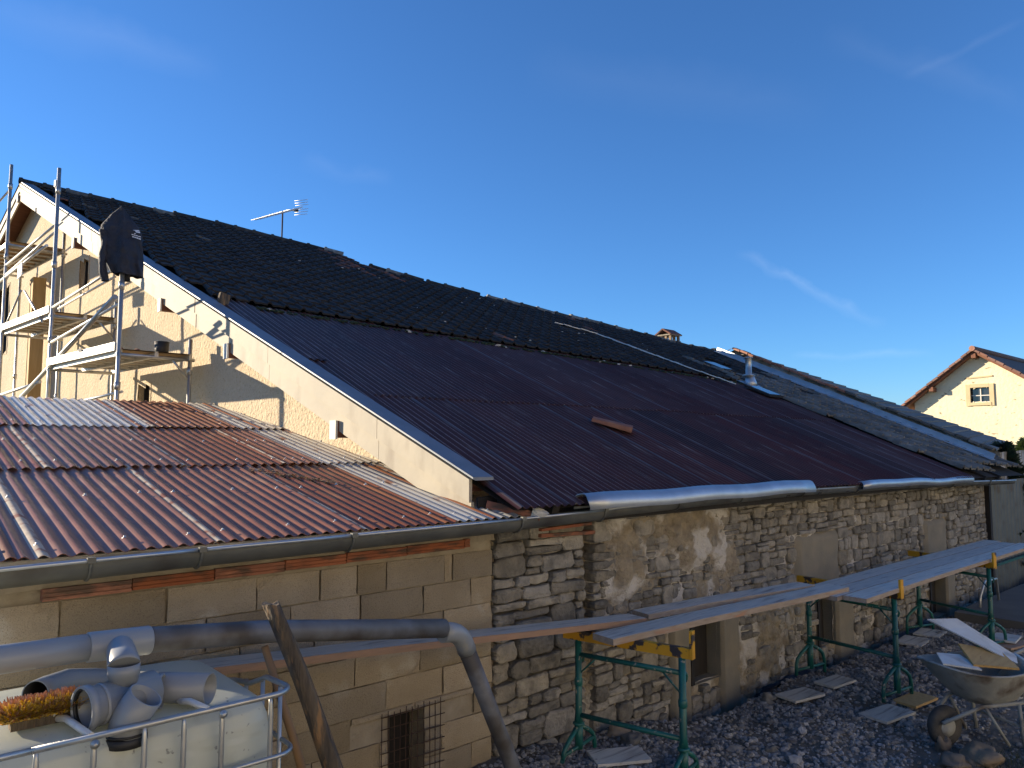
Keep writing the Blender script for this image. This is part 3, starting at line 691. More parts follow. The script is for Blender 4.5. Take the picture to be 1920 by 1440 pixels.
# pale strip along an old joint of the tiles, lead cap along the verge
mb = MB(); P = [onRoof(u, v, .085) for u, v in ((1040, 605), (1120, 626), (1215, 661), (1300, 692), (1380, 720))]
for i, (a, b) in enumerate(zip(P, P[1:])):
    n_ = 5
    for k in range(n_):
        c, d = a.lerp(b, k/n_), a.lerp(b, (k+1)/n_-.01); mb.beam(c+Vector((0, 0, .008*(k % 2))), d, .085+.03*(k % 2), .016)
part('mortar_strip', mb, ['galvwhite'], house)
for (y0, y1) in ((4.22, 6.9), (6.86, 9.1), (9.06, 12.6), (12.56, 16.46)):
    mb = MB(); pts = []
    for y in (y0, y1):
        xb = gx(y, BARGE); zz = roofz(xb, y)
        pts.append([(xb-.042, y, zz+.040), (xb-.042, y, zz+.055), (xb+.15, y, zz+.052), (xb+.15, y, zz+.030), (xb-.02, y, zz+.03)])
    for k in range(5):
        kk = (k+1) % 5; mb.quad([pts[0][k], pts[1][k], pts[1][kk], pts[0][kk]])
    mb.quad(pts[0][::-1]); mb.quad(pts[1]); part('verge_cap', mb, ['cap'], house)
# barge boards: each board with a stepped upper half
def barge(y0, y1, far=False):
    mb = MB()
    def zr(y): return roofz(2.5, y) if not far else roofz(2.12, 16.5)-(y-16.5)*.415
    for (t, bt, xo) in ((.012, -.155, -.020), (-.153, -.325, .0)):
        pts = []
        for y in (y0, y1):
            x = gx(y, BARGE)+xo; z = zr(y); pts.append([(x-.014, y, z+bt), (x+.014, y, z+bt), (x+.014, y, z+t), (x-.014, y, z+t)])
        for k in range(4): kk = (k+1) % 4; mb.quad([pts[0][k], pts[0][kk], pts[1][kk], pts[1][k]])
        mb.quad(pts[0][::-1]); mb.quad(pts[1])
    part('barge_board', mb, ['barge'], house)
for (a, b) in ((4.27, 5.36), (5.365, 7.15), (7.155, 8.82), (8.84, 12.4), (12.41, 16.49)): barge(a, b)
for (a, b) in ((16.51, 19.4), (19.41, 24)): barge(a, b, True)
mb = MB()                                                # grey end flashing where the barge stops
p = Vector((gx(4.24, BARGE), 4.24, roofz(3.4, 4.24))); mb.beam(p+Vector((.02, .0, -.17)), p+Vector((.18, -.02, -.15)), .02, .13); mb.beam(p+Vector((.08, -.03, -.15)), p+Vector((.33, -.33, -.235)), .03, .055, m=1)
part('eave_end', mb, ['under', 'clay'], house)
# gable wall as a rendered sheet with real openings
GH = [(13.55, 13.95, 2.55, 3.05), (10.88, 11.28, .42, .82), (18.2, 19.5, 1.9, 3.3)]
def gtop(y): return (roofz(2.6, y) if y < 16.5 else roofz(2.12, 16.5)-(y-16.5)*.415)-.16
mb = MB(); NY, NZ_ = 330, 80; GY0, GY1 = 4.37, 27.0
def gp(a, b):
    y = GY0+(GY1-GY0)*a; z = -2.5 + (gtop(y)+2.5)*b; return (gx(y, GWALL)+.008*nz(y*2, z*2), y, z)
mb.grid(gp, NY, NZ_, skip=lambda a, b: (lambda y: in_rects(y, -2.5+(gtop(y)+2.5)*b, GH))(GY0+(GY1-GY0)*a), flip=True)
mb.quad([(gx(y, GWALL)+.3, y, -2.5) for y in (GY0, GY1)] + [(gx(GY1, GWALL)+.3, GY1, gtop(GY1)), (gx(16.5, GWALL)+.3, 16.5, gtop(16.5)), (gx(GY0, GWALL)+.3, GY0, gtop(GY0))])
part('gable_wall', mb, ['gable'], house)
for (a, b, c, d) in GH:
    mb = MB(); xa, xb = gx(a, GWALL)-.004, gx(b, GWALL)-.004; dp = .22
    a2, b2, c2, d2 = a-.05, b+.05, c-.04, d+.04
    mb.quad([(xa, a2, c2), (xa+dp, a2, c2), (xa+dp, a2, d2), (xa, a2, d2)]); mb.quad([(xb, b2, c2), (xb, b2, d2), (xb+dp, b2, d2), (xb+dp, b2, c2)])
    mb.quad([(xa, a2, d2), (xa+dp, a2, d2), (xb+dp, b2, d2), (xb, b2, d2)]); mb.quad([(xa, a2, c2), (xb, b2, c2), (xb+dp, b2, c2), (xa+dp, a2, c2)])
    mb.quad([(xa+dp, a2, c2), (xb+dp, b2, c2), (xb+dp, b2, d2), (xa+dp, a2, d2)], 1)
    wobj = part('window', mb, ['gable', 'dark'], house); w0 = Vector(wobj.location)+HL
    mb = MB()
    for yy in (a+.02, b-.02): mb.box((gx(yy, GWALL)+.10, yy, (c+d)/2), (.05, .04, d-c+.02))
    mb.box((gx(a, GWALL)+.10, (a+b)/2, d-.01), (.05, b-a, .04)); mb.box((gx(a, GWALL)+.10, (a+b)/2, (c+d)/2), (.04, .025, d-c))
    put('window_frame', mb.mesh('window_frame', ['darkwood'], tuple(w0)), wobj)
# soffits and purlins of the verge
mb = MB()
for (ya, yb, far) in ((4.3, 16.5, False), (16.5, 26, True)):
    f = (lambda y: roofz(2.5, y)) if not far else (lambda y: roofz(2.12, 16.5)-(y-16.5)*.415)
    mb.quad([(gx(ya, BARGE)+.02, ya, f(ya)-.09), (gx(yb, BARGE)+.02, yb, f(yb)-.09), (gx(yb, GWALL)+.05, yb, f(yb)-.09), (gx(ya, GWALL)+.05, ya, f(ya)-.09)])
    mb.quad([(gx(ya, BARGE)+.02, ya, f(ya)-.06), (gx(yb, BARGE)+.02, yb, f(yb)-.06), (gx(yb, GWALL)+.05, yb, f(yb)-.06), (gx(ya, GWALL)+.05, ya, f(ya)-.06)])
part('soffit', mb, ['soffit'], house)
for (u, v) in ((142, 456), (305, 572), (430, 658), (632, 805), (37, 373)):
    p = onG(u, v, BARGE); y = p.y; z = p.z; h = .15 if u > 40 else .11; mb = MB()
    mb.box((gx(y, BARGE)+.17, y, z), (.40, .10, h)); mb.box((gx(y, BARGE)-.035, y, z-.005), (.02, .11, h+.015), m=1); part('purlin_end', mb, ['soffit', 'frame'], house)
# eave: added dark board closing the gap against light, wall top to sheets
mb = MB(); mb.box((9.1, 4.16, -.535), (11.1, .03, .15)); part('eave_gap_fill', mb, ['darkwood'], house)
mb = MB()
for k in range(16): x = 3.9+k*.68; mb.beam((x, 3.93, roofz(x, 3.93)-.065), (x, 4.6, roofz(x, 4.6)-.065), .07, .08)
part('rafter_ends', mb, ['darkwood'], house)
# flashing against the neighbouring gable, skylights, flue
FA, FB = onRoof(1862, 862, .10), onRoof(1345, 661, .08)
for k in range(4):
    a, b = FA.lerp(FB, k/4), FA.lerp(FB, (k+1)/4+.012); mb = MB()
    mb.beam(a+Vector((.02, 0, .0+.004*k)), b+Vector((.02, 0, .0+.004*k)), .14, .012); mb.beam(a+Vector((.09, 0, .05+.004*k)), b+Vector((.09, 0, .05+.004*k)), .012, .10)
    part('flashing', mb, ['zinc'], house)
for (a, b, wd) in (((1402, 724), (1463, 744), .42), ((1325, 681), (1366, 693), .36)):
    A, B = onRoof(*a, .07), onRoof(*b, .07); c = (A+B)/2; M = slope_mat(c.x, c.y, c.z, ROOF_S, ROOF_Q); mb = MB()
    mb.box((0, 0, 0), (.46, .55, .03)); mb.box((0, 0, .022), (.38, .47, .012), m=1)
    put('skylight', mb.mesh('skylight', ['under', 'skyglass']), house, toH @ M)
FL = onRoof(1407, 721, .04); mb = MB()
mb.box(FL+Vector((0, .02, .02)), (.40, .36, .012), Matrix.Rotation(math.atan(ROOF_S), 3, 'X'))
mb.lathe(FL+Vector((0, 0, -.04)), [(.14, 0), (.11, .10), (.075, .19), (.07, .21)], 18)
part('flue_base', mb, ['zinc'], house); mb = MB()
mb.lathe(FL+Vector((-.05, 0, .16)), [(.12, 0), (.12, .015), (.058, .04), (.058, .33), (.062, .335)], 18); mb.lathe(FL+Vector((-.05, 0, .51)), [(.02, -.02), (.085, -.01), (.085, 0), (.03, .02)], 14)
part('flue_pipe', mb, ['galv'], house)
# chimney stack with open brick lantern
CH = onX(1259, 640, 15.35); mb = MB(); cx, cy, cz = CH.x, CH.y+.1, CH.z-.05; K_ = .66
mb.box((cx, cy, cz-.35), (.36, .42, .74)); part('chimney_stack', mb, ['stone'], house)
mb = MB(); mb.box((cx, cy, cz+.04), (.42, .47, .035)); part('chimney_slab', mb, ['stone'], house)
mb = MB(); mb.box((cx, cy, cz+.20), (.44, .50, .03)); part('chimney_slab', mb, ['stone'], house)
for ix in (-1, 1):
    for iy in (-1, -.33, .33, 1): mb = MB(); mb.box((cx+ix*.16, cy+iy*.19, cz+.12), (.055, .055, .14)); part('chimney_pillar', mb, ['rock'], house)
for s_ in (-1, 1): mb = MB(); mb.box((cx, cy+s_*.125, cz+.275), (.48, .29, .035), Matrix.Rotation(-s_*.55, 3, 'X')); part('chimney_cap', mb, ['tile_pink'], house)
VH = onX(1315, 660, 15.55); mb = MB(); mb.box(VH+Vector((0, .1, -.02)), (.32, .3, .22), taper=.0); mb.box(VH+Vector((0, .1, .11)), (.42, .4, .05), taper=.35); part('roof_vent', mb, ['tile_grey'], house)
mb = MB(); p = onRoof(414, 566, .05); mb.box(p+Vector((.03, 0, .03)), (.12, .06, .14), Matrix.Rotation(.25, 3, 'Y')); part('loose_slab', mb, ['oldpost'], house)
# ---- things on the roof
A, B = onRoof(1118, 789, .03), onRoof(1176, 808, .03); c = (A+B)/2
M = slope_mat(c.x, c.y, c.z, ROOF_S, ROOF_Q, rz=math.atan2(-.30, .24)+math.pi/2+.0)
mb = tile_mesh('roof_tile', 'tile_orange', .25, .44); mb.v = [(x, y-.22, z) for x, y, z in mb.v]
o = put('roof_tile', mb.mesh('roof_tile', ['tile_orange'])); o.matrix_world = M; tag(o, 'single loose reddish clay tile lying on the dark corrugated roof', 'roof tile')
AE = onY(528, 455, 15.6); ant = thing('television_aerial', AE, 'metal television aerial on a thin mast standing on the roof ridge', 'aerial')
k = AE.length/ (F*1.0) ; mp = onY(530, 398, AE.y)
mb = MB(); mb.tube([AE+Vector((0, 0, -.3)), mp+Vector((0, 0, .02))], .018, 8); part('mast', mb, ['rusty'], ant)
b0, b1 = onY(479, 412, AE.y-.55), onY(567, 388, AE.y+.45); mb = MB(); mb.beam(b0, b1, .022, .022); part('boom', mb, ['galvwhite'], ant)
bd = (b1-b0).normalized(); cr = Vector((-bd.y, bd.x, 0)).normalized()
for i in range(15):
    p = b0.lerp(b1, .02+.055*i); mb = MB(); l_ = .13+.004*i; mb.tube([p-cr*l_, p+cr*l_], .005, 5); part('director', mb, ['galvwhite'], ant)
for s_ in (-1, 1):
    for j in range(3):
        p = b1+bd*(-.03-.02*j)+Vector((0, 0, s_*(.05+.06*j))); mb = MB(); mb.tube([p-cr*.17, p+cr*.17], .006, 5); part('reflector_rod', mb, ['galvwhite'], ant)
mb = MB(); mb.beam(b1+Vector((0, 0, -.22))-bd*.08, b1+Vector((0, 0, .22))-bd*.08, .02, .02); part('reflector_post', mb, ['galvwhite'], ant)
mb = MB(); mb.box(b0.lerp(b1, .84)+Vector((0, 0, -.035)), (.12, .06, .05)); part('dipole_box', mb, ['rubber'], ant)
# ================================================================== GUTTER
gut = thing('roof_gutter', (7.0, 3.97, -.6), 'long grey half-round zinc gutter along both eaves above the walls', 'gutter')
GP = [(.30, -.540), (.5, -.536), (1.16, -.530), (2.1, -.526), (3.45, -.517), (4.15, -.507), (5.6, -.482), (7.5, -.470), (10.2, -.497), (13.1, -.555), (14.6, -.590), (15.2, -.60)]
def gutz(x):
    for a, b in zip(GP, GP[1:]):
        if x <= b[0]: return a[1]+(b[1]-a[1])*(x-a[0])/(b[0]-a[0])
    return GP[-1][1]
def gutter_section(x0, x1, r, yc):
    mb = MB(); n = max(2, int((x1-x0)/.35)); seg = 12
    for rr, fl in ((r, False), (r-.003, True)):
        b = len(mb.v)
        for i in range(n+1):
            x = x0+(x1-x0)*i/n
            for j in range(seg+1): an = math.pi+math.pi*j/seg; mb.v.append((x, yc+rr*math.cos(an), gutz(x)+rr*1.12*math.sin(an)))
        for i in range(n):
            for j in range(seg):
                a = b+i*(seg+1)+j; f = (a, a+seg+1, a+seg+2, a+1); mb.f.append(f if fl else f[::-1]); mb.m.append(0); mb.sm.append(True)
    mb.tube([(x0+(x1-x0)*i/n, yc-r-.004, gutz(x0+(x1-x0)*i/n)+.004) for i in range(n+1)], .0105, 8, 1)
    part('gutter_section', mb, ['gutter', 'zinc'], gut)
for (a, b, r) in ((.30, 1.36, .082), (1.35, 2.22, .082), (2.21, 3.55, .080), (3.54, 4.42, .075), (4.41, 6.8, .062), (6.79, 9.4, .058), (9.39, 12.2, .056), (12.19, 14.95, .056)): gutter_section(a, b, r, 3.985)
for x in (.86, 1.36, 2.22, 3.55, 4.42, 5.4, 6.4, 7.6, 8.9, 10.4, 12.0, 13.6):
    mb = MB(); r = .086 if x < 3.6 else (.08 if x < 4.5 else .066)
    mb.tube([(x, 3.985+r*math.cos(math.pi+math.pi*j/10), gutz(x)+r*1.12*math.sin(math.pi+math.pi*j/10)) for j in range(11)], .0075, 6)
    mb.box((x, 3.985-r-.004, gutz(x)+.006), (.035, .026, .026)); part('gutter_bracket', mb, ['gutter'], gut)
def zinc_piece(u0, v0, u1, v1, r, y, label, x_extra=0, sag=.0, arc=1.0, steps=14):
    a, b = onY(u0, v0, y), onY(u1, v1, y); mb = MB(); seg = 14
    for rr, fl in ((r, False), (r-.004, True)):
        base_ = len(mb.v)
        for i in range(steps+1):
            t = i/steps; c = a.lerp(b, t)+Vector((0, 0, sag*math.sin(math.pi*2*t)+.006*math.sin(t*17)))
            for j in range(seg+1): an = math.pi*(1-arc)/2+math.pi*arc*j/seg; mb.v.append((c.x+.01*math.sin(j), c.y+rr*math.cos(an), c.z-r*.75+rr*math.sin(an)))
        for i in range(steps):
            for j in range(seg): p = base_+i*(seg+1)+j; f = (p, p+1, p+seg+2, p+seg+1); mb.f.append(f if not fl else f[::-1]); mb.m.append(0); mb.sm.append(True)
    n_ = (steps+1)*(seg+1)
    for j in range(seg):
        for base_, fl in ((0, True), (steps*(seg+1), False)): f = (base_+j, base_+j+1, base_+n_+j+1, base_+n_+j); mb.f.append(f if not fl else f[::-1]); mb.m.append(0); mb.sm.append(False)
    o = solo('zinc_gutter_piece', mb, ['zinc'], tuple((a+b)/2), label, 'gutter piece')
zinc_piece(1090, 931, 1515, 903, .088, 3.90, 'wide loose length of bright zinc gutter lying upside down on the roof edge', arc=1.25)
zinc_piece(1612, 905, 1820, 893, .05, 3.90, 'narrow loose zinc pipe lying on the roof edge near the far corner', arc=1.8, sag=.012)
mb = MB(); c = onY(1010, 962, 3.93); mb.rock(c+Vector((0, 0, -.005)), .07, 5, 0, (1.0, .7, .55), 9, 6, .35); solo('plaster_lump', mb, ['whiteplastic'], tuple(c), 'pale lump of broken plaster resting on the gutter', 'lump')
# ================================================================== NEIGHBOURING STONE HOUSE
NXP = 16.12; nb = thing('neighbour_house', (18, 8, -2.4), 'stone house with a hipped grey tile roof just beyond the long dark roof', 'house')
ap = onX(1378, 655, NXP); lowp = onX(1868, 846, NXP); hipb = onX(1892, 831, 21.0)
mb = MB(); mb.quad([(NXP+.05, lowp.y-.05, -2.5), (NXP+.05, lowp.y-.05, lowp.z-.02), (NXP+.05, ap.y, ap.z-.02), (NXP+.05, ap.y+5, ap.z-2.2), (NXP+.05, ap.y+5, -2.5)]); mb.quad([(NXP+.05, lowp.y-.05, -2.5), (22, lowp.y+.9, -2.5), (22, lowp.y+.9, -.1), (NXP+.05, lowp.y-.05, lowp.z-.02)])
part('house_wall', mb, ['plaster'], nb)
q = random.Random(77); dv = lowp-ap; cnt = 0
for row in range(4):
    t = .01
    while t < .97:
        ln = q.uniform(.022, .05); c = ap+dv*(t+ln/2)+Vector((0, 0, -.09-row*.105)); wz = q.uniform(.07, .10)
        if c.z > roofz(15.9, c.y)+.14 and in_rects(t, 0, [(0, 1, -1, 1)]):
            mb = MB(); mb.rock((NXP+.03, c.y, c.z), .5, cnt, 0, (.14, abs(dv.y)*ln*.98, wz), 7, 4, .22); part('stone', mb, ['stone'], nb); cnt += 1
        t += ln
mb = MB(); N = 22                                         # stepped tile courses of the hip face
for k in range(N):
    a0, a1 = lowp.lerp(ap, k/N), lowp.lerp(ap, (k+1)/N+.012); b0_, b1_ = hipb.lerp(ap, k/N), hipb.lerp(ap, min(1, (k+1)/N+.012))
    up_ = Vector((0, 0, .035)); lift = Vector((0, 0, .03))
    mb.quad([a0+up_, b0_+up_, b1_, a1]); mb.quad([a0, b0_, b0_+up_, a0+up_])
bk = Vector((ap.x+2, ap.y+7, ap.z-3)); mb.quad([ap, hipb, Vector((hipb.x+1, hipb.y+9, hipb.z-1)), bk]); mb.quad([ap, bk, Vector((NXP, ap.y+6, ap.z-2.7)), ap+Vector((0, .01, -.01))])
part('roof', mb, ['tile_grey'], nb)
for k in range(26):                                       # verge tiles
    a0, a1 = ap.lerp(lowp, k/26), ap.lerp(lowp, (k+1)/26-.004); mb = MB(); mb.beam(a0+Vector((-.03, 0, .02+.012*(k % 2))), a1+Vector((-.03, 0, .02+.012*(k % 2))), .17, .045)
    part('verge_tile', mb, ['tile_orange' if k < 13 else 'tile_grey'], nb)
mb = MB(); mb.quad([ap+Vector((-.1, .05, .0)), ap+Vector((.5, .35, .12)), ap+Vector((.6, .9, .0)), ap+Vector((-.1, .8, -.25))]); part('ridge_end', mb, ['tile_orange'], nb)
# ================================================================== FAR HOUSE
FX = 42.0; fh = thing('far_house', (FX+4, 12.5, -2.4), 'distant house with a sunlit limewashed gable and small four-pane window', 'house')
fa = onX(1826, 657, FX); fl_ = onX(1690, 766, FX); sl_l = (fa.z-fl_.z)/(fl_.y-fa.y); frz = (fa.z-onX(1920, 705, FX).z)/(fa.y-onX(1920, 705, FX).y)
yL, yR = fl_.y-.35, fa.y-4.6
def frt(y): return fa.z-(y-fa.y)*sl_l if y > fa.y else fa.z-(fa.y-y)*frz
mb = MB(); wy0, wy1, wz0, wz1 = 12.05, 12.88, 2.15, 2.90; n = 60
mb.grid(lambda a, b: (lambda y: (FX+.35, y, -2.6+(frt(y)-.12+2.6)*b))(yR+.3+(yL-.2-yR-.3)*a), n, 60, skip=lambda a, b: (lambda y: in_rects(y, -2.6+(frt(y)-.12+2.6)*b, [(wy0, wy1, wz0, wz1)]))(yR+.3+(yL-.2-yR-.3)*a), flip=True)
for y in (yR+.3, yL-.2): mb.quad([(FX+.35, y, -2.6), (FX+12, y, -2.6), (FX+12, y, frt(y)-.12), (FX+.35, y, frt(y)-.12)])
part('gable_wall', mb, ['farwall'], fh)
mb = MB()
for (y0, y1) in ((fa.y, yL+.35), (fa.y, yR-.1)):
    for dz, nm in ((.0, 0), (-.14, 1)):
        mb.quad([(FX-.1, y0, frt(y0)+dz), (FX+12.3, y0, frt(y0)+dz), (FX+12.3, y1, frt(y1)+dz), (FX-.1, y1, frt(y1)+dz)], nm)
    mb.quad([(FX-.1, y0, frt(y0)), (FX-.1, y1, frt(y1)), (FX-.1, y1, frt(y1)-.14), (FX-.1, y0, frt(y0)-.14)], 1); mb.quad([(FX-.1, y1, frt(y1)), (FX+12.3, y1, frt(y1)), (FX+12.3, y1, frt(y1)-.14), (FX-.1, y1, frt(y1)-.14)], 1)
part('roof', mb, ['verge', 'soffit'], fh)
for sgn, yend, nn in ((1, yL+.35, 13), (-1, yR-.1, 14)):
    for k in range(nn):
        ya, yb = fa.y+(yend-fa.y)*k/nn, fa.y+(yend-fa.y)*((k+1)/nn-.006); mb = MB(); lz = .03+.02*(k % 2)
        mb.beam((FX-.10, ya, frt(ya)+lz), (FX-.10, yb, frt(yb)+lz+.02), .34, .10); part('verge_tile', mb, ['verge'], fh)
mb = MB(); mb.tube([(FX-.3, fa.y, fa.z+.08), (FX+12.3, fa.y, fa.z+.08)], .14, 8); part('ridge_tiles', mb, ['tile_orange'], fh)
for y in (fa.y, 14.55, 10.1): mb = MB(); mb.box((FX+.12, y, frt(y)-.28), (.55, .2, .22)); part('purlin_end', mb, ['soffit'], fh)
mb = MB()
for (c, s_) in (((FX+.33, wy0-.11, 2.52), (.08, .20, 1.10)), ((FX+.33, wy1+.11, 2.52), (.08, .20, 1.10)), ((FX+.33, 12.465, 2.99), (.085, .84, .18)), ((FX+.32, 12.465, 2.07), (.10, 1.0, .15))): mb.box(c, s_)
part('window_surround', mb, ['surround'], fh)
mb = MB(); mb.box((FX+.33, 12.45, 3.42), (.05, 1.15, .07), Matrix.Rotation(-.05, 3, 'X')); part('old_lintel', mb, ['surround'], fh)
mb = MB(); mb.quad([(FX+.50, wy0, wz0), (FX+.50, wy0, wz1), (FX+.50, wy1, wz1), (FX+.50, wy1, wz0)]); wobj = part('window', mb, ['glass'], fh); w0 = Vector(wobj.location)+Vector(fh.location)
mb = MB(); mb.box((FX+.46, (wy0+wy1)/2, 2.52), (.05, .05, .74)); mb.box((FX+.462, (wy0+wy1)/2, 2.50), (.05, .82, .045)); mb.box((FX+.42, (wy0+wy1)/2-.1, 2.17), (.1, .8, .04)); put('window_frame', mb.mesh('window_frame', ['frame'], tuple(w0)), wobj)
# ================================================================== SCAFFOLD against the gable
sc = thing('scaffold', (2.4, 11.5, -2.4), 'galvanised steel scaffold with board decks standing against the cream gable', 'scaffold')
def SO(y): return gx(y, SCAF)
FR = [9.15, 11.62, 14.1, 16.6]                            # frame positions
def so(u, v): return onG(u, v, SCAF)
def pole(p0, p1, r=.0242, nm='standard', m='galv', coup=True):
    mb = MB(); mb.tube([p0, p1], r, 10)
    p0, p1 = Vector(p0), Vector(p1); n = int((p1-p0).length/1.0)
    if coup:
        for i in range(1, n+1): c = p0.lerp(p1, (i-.35)/max(1, n)); mb.tube([c, c+(p1-p0).normalized()*.09], r+.008, 10)
    return part(nm, mb, [m], sc)
tops = [so(225, 480).z, so(108, 318).z, so(14, 316).z, 4.6]; inn = .80
itops = [1.27, 2.05, 3.55, 3.6]
for y, t, it in zip(FR, tops, itops):
    x = SO(y); pole((x, y, -2.4), (x, y, t)); pole((x+inn, y+.08, -2.4), (x+inn, y+.08, it), .0235)
p = so(108, 345); mb = MB(); mb.box(p, (.07, .05, .09)); part('coupler', mb, ['galv'], sc)
def deck(ya, yb, z, name_z=None):
    xa, xb = SO(ya), SO(yb)
    for k in range(2):                                   # two boards decks side by side
        mb = MB(); o0 = .03+k*.385; wd = .365; n = 7
        for i in range(n):
            t0, t1 = i/n, (i+1)/n-.006; a = Vector((xa+(xb-xa)*t0+o0, ya+(yb-ya)*t0, z)); b = Vector((xa+(xb-xa)*t1+o0, ya+(yb-ya)*t1, z))
            mb.quad([a, a+Vector((wd, 0, 0)), b+Vector((wd, 0, 0)), b]); a2, b2 = a+Vector((0, 0, .012)), b+Vector((0, 0, .012)); mb.quad([a2, b2, b2+Vector((wd, 0, 0)), a2+Vector((wd, 0, 0))])
        d_ = part('deck_board', mb, ['deckwood'], sc); w0 = Vector(d_.location)+Vector(sc.location)
        mb = MB()
        for o1 in (o0, o0+wd): mb.beam((xa+o1, ya+.02, z-.02), (xb+o1, yb-.02, z-.02), .022, .07)
        for i in range(1, 8): t = i/8; mb.beam((xa+(xb-xa)*t+o0, ya+(yb-ya)*t, z-.02), (xa+(xb-xa)*t+o0+wd, ya+(yb-ya)*t, z-.02), .03, .022)
        put('deck_frame', mb.mesh('deck_frame', ['galvwhite'], tuple(w0)), d_)
    for y in (ya, yb): x = SO(y); mb = MB(); mb.tube([(x-.03, y, z-.05), (x+inn+.05, y+.08, z-.05)], .022, 8); part('transom', mb, ['galv'], sc)
Z1, Z2, Z3 = 1.07, 1.80, 3.25
deck(FR[0], FR[1], Z1); deck(FR[1], FR[2], Z2); deck(FR[2], FR[3], Z3)
def rail(a, b, r=.017, m='galvwhite', nm='guard_rail'): mb = MB(); mb.tube([a, b], r, 8); part(nm, mb, [m], sc)
def tb(ya, yb, z): mb = MB(); mb.beam((SO(ya)-.03, ya+.03, z+.04), (SO(yb)-.03, yb-.03, z+.04), .025, .095); part('toe_board', mb, ['galvwhite'], sc)
tb(FR[0], FR[1], Z1); tb(FR[1], FR[2], Z2)
def S_(f, z, o=0.0): y = FR[f]; return (SO(y)+o, y, z)
rail(S_(0, 2.05), S_(1, 1.86)); rail(S_(0, 1.60), S_(1, 1.38)); rail(S_(1, 3.02), S_(2, 2.86)); rail(S_(1, 2.92), S_(2, 2.70)); rail(S_(0, .60, .05), S_(1, .50, .05))
rail(S_(1, 2.40, .75), S_(2, 2.25, .75)); rail(S_(2, 4.1), S_(3, 3.9))
rail(so(216, 556), so(40, 745), .030, 'galv', 'diagonal_brace'); rail(so(75, 716), so(-20, 748), .022, 'galvwhite'); rail(so(88, 460), so(-10, 535), .020)
rail(so(46, 545), so(80, 605), .014, 'galv', 'hook_rod'); rail(so(40, 545), so(-10, 655), .014, 'galv', 'hook_rod')
mb = MB(); c = so(42, 508); mb.box(c+Vector((-.03, 0, 0)), (.015, .34, .20)); part('load_sign', mb, ['print'], sc)
mb = MB(); y = 10.3; mb.box((SO(y)-.0455, y, Z1+.09), (.004, .22, .04)); part('maker_mark', mb, ['jacket'], sc)
for y, z, dz in ((FR[1], Z2, -.05), (FR[0], Z1, -.05)): mb = MB(); mb.tube([(SO(y)+inn, y+.08, z-.3), (SO(y)+inn-.22, y+.06, z-.05)], .014, 6); part('corner_brace', mb, ['galv'], sc)
# timber upright leaning on the gable, things lying on the lower deck
c = onG(63, 640, GWALL-.14); mb = MB(); mb.box((gx(16.0, GWALL-.16), 15.4, .4), (.20, .34, 5.1)); solo('timber_post', mb, ['timber'], (gx(16.0, GWALL-.16), 15.4, -2.1), 'raw yellow timber post standing against the cream gable behind the scaffold', 'post')
dy = FR[0]+.75; dx = SO(dy)+.25; dz = Z1+.014
mb = MB(); mb.lathe((dx+.40, FR[0]+.42, dz), [(.075, 0), (.085, .17), (.08, .17), (.07, .01)], 14); solo('bucket', mb, ['rubber'], (dx+.4, FR[0]+.42, dz), 'small black bucket standing on the lower scaffold deck', 'bucket')
mb = MB(); mb.grid(lambda a, b: (dx-.02+.30*a, dy+.25-.42*b, dz+.03+.07*abs(math.sin(a*5+b*2))*(1-abs(2*b-1)**3)+.02*math.sin(a*9)), 12, 12); mb.grid(lambda a, b: (dx-.02+.30*a, dy+.25-.42*b, dz+.001), 2, 2)
solo('tool_bag', mb, ['soffit'], (dx, dy, dz), 'crumpled brown cloth bag lying on the lower scaffold deck', 'bag')
mb = MB(); mb.grid(lambda a, b: (dx+.20+.16*a, dy-.02-.26*b, dz+.02+.05*math.sin(a*3.1)*(1-.4*b)), 8, 8); mb.grid(lambda a, b: (dx+.20+.16*a, dy-.02-.26*b, dz+.001), 1, 1)
solo('blue_cloth', mb, ['cyan'], (dx+.25, dy-.1, dz), 'bright blue folded cloth beside the brown bag on the scaffold', 'cloth')
mb = MB(); mb.tube([(dx+.36, dy-.36, dz+.035), (dx+.44, dy-.36, dz+.035)], .035, 10); mb.tube([(dx+.44, dy-.36, dz+.035), (dx+.45, dy-.36, dz+.035)], .02, 8, 1)
solo('spool', mb, ['bristle_yellow', 'white'], (dx+.4, dy-.36, dz), 'small yellow roll lying between the blue cloth and the black bucket', 'roll')
# ================================================================== JACKET on the corner standard
JT = so(228, 388); jk = thing('jacket', JT+Vector((0, 0, -.9)), 'dark navy work jacket hung over the top of the nearest scaffold pole', 'jacket')
vd = Vector((CA*1.0, SA, 0)); rightv = Vector((SA, -CA, 0)); vdir = Vector((JT.x, JT.y, 0)).normalized(); rv = Vector((vdir.y, -vdir.x, 0))
PXM = JT.length/F                                        # metres per photo pixel at the jacket
def jp(du, dv, dep): return JT + rv*(du*PXM) + Vector((0, 0, -dv*PXM)) + vdir*dep
def prof(t):                                             # half outlines in photo pixels below the apex
    L = [(0, -1), (15, -16), (33, -28), (45, -30), (65, -28), (90, -22), (112, -12)]
    R = [(0, 1), (12, 12), (27, 25), (42, 33), (68, 35), (109, 37)]
    def f(T, x):
        for a, b in zip(T, T[1:]):
            if x <= b[0]: return a[1]+(b[1]-a[1])*(x-a[0])/max(1e-6, b[0]-a[0])
        return T[-1][1]
    return f(L, t), f(R, t)
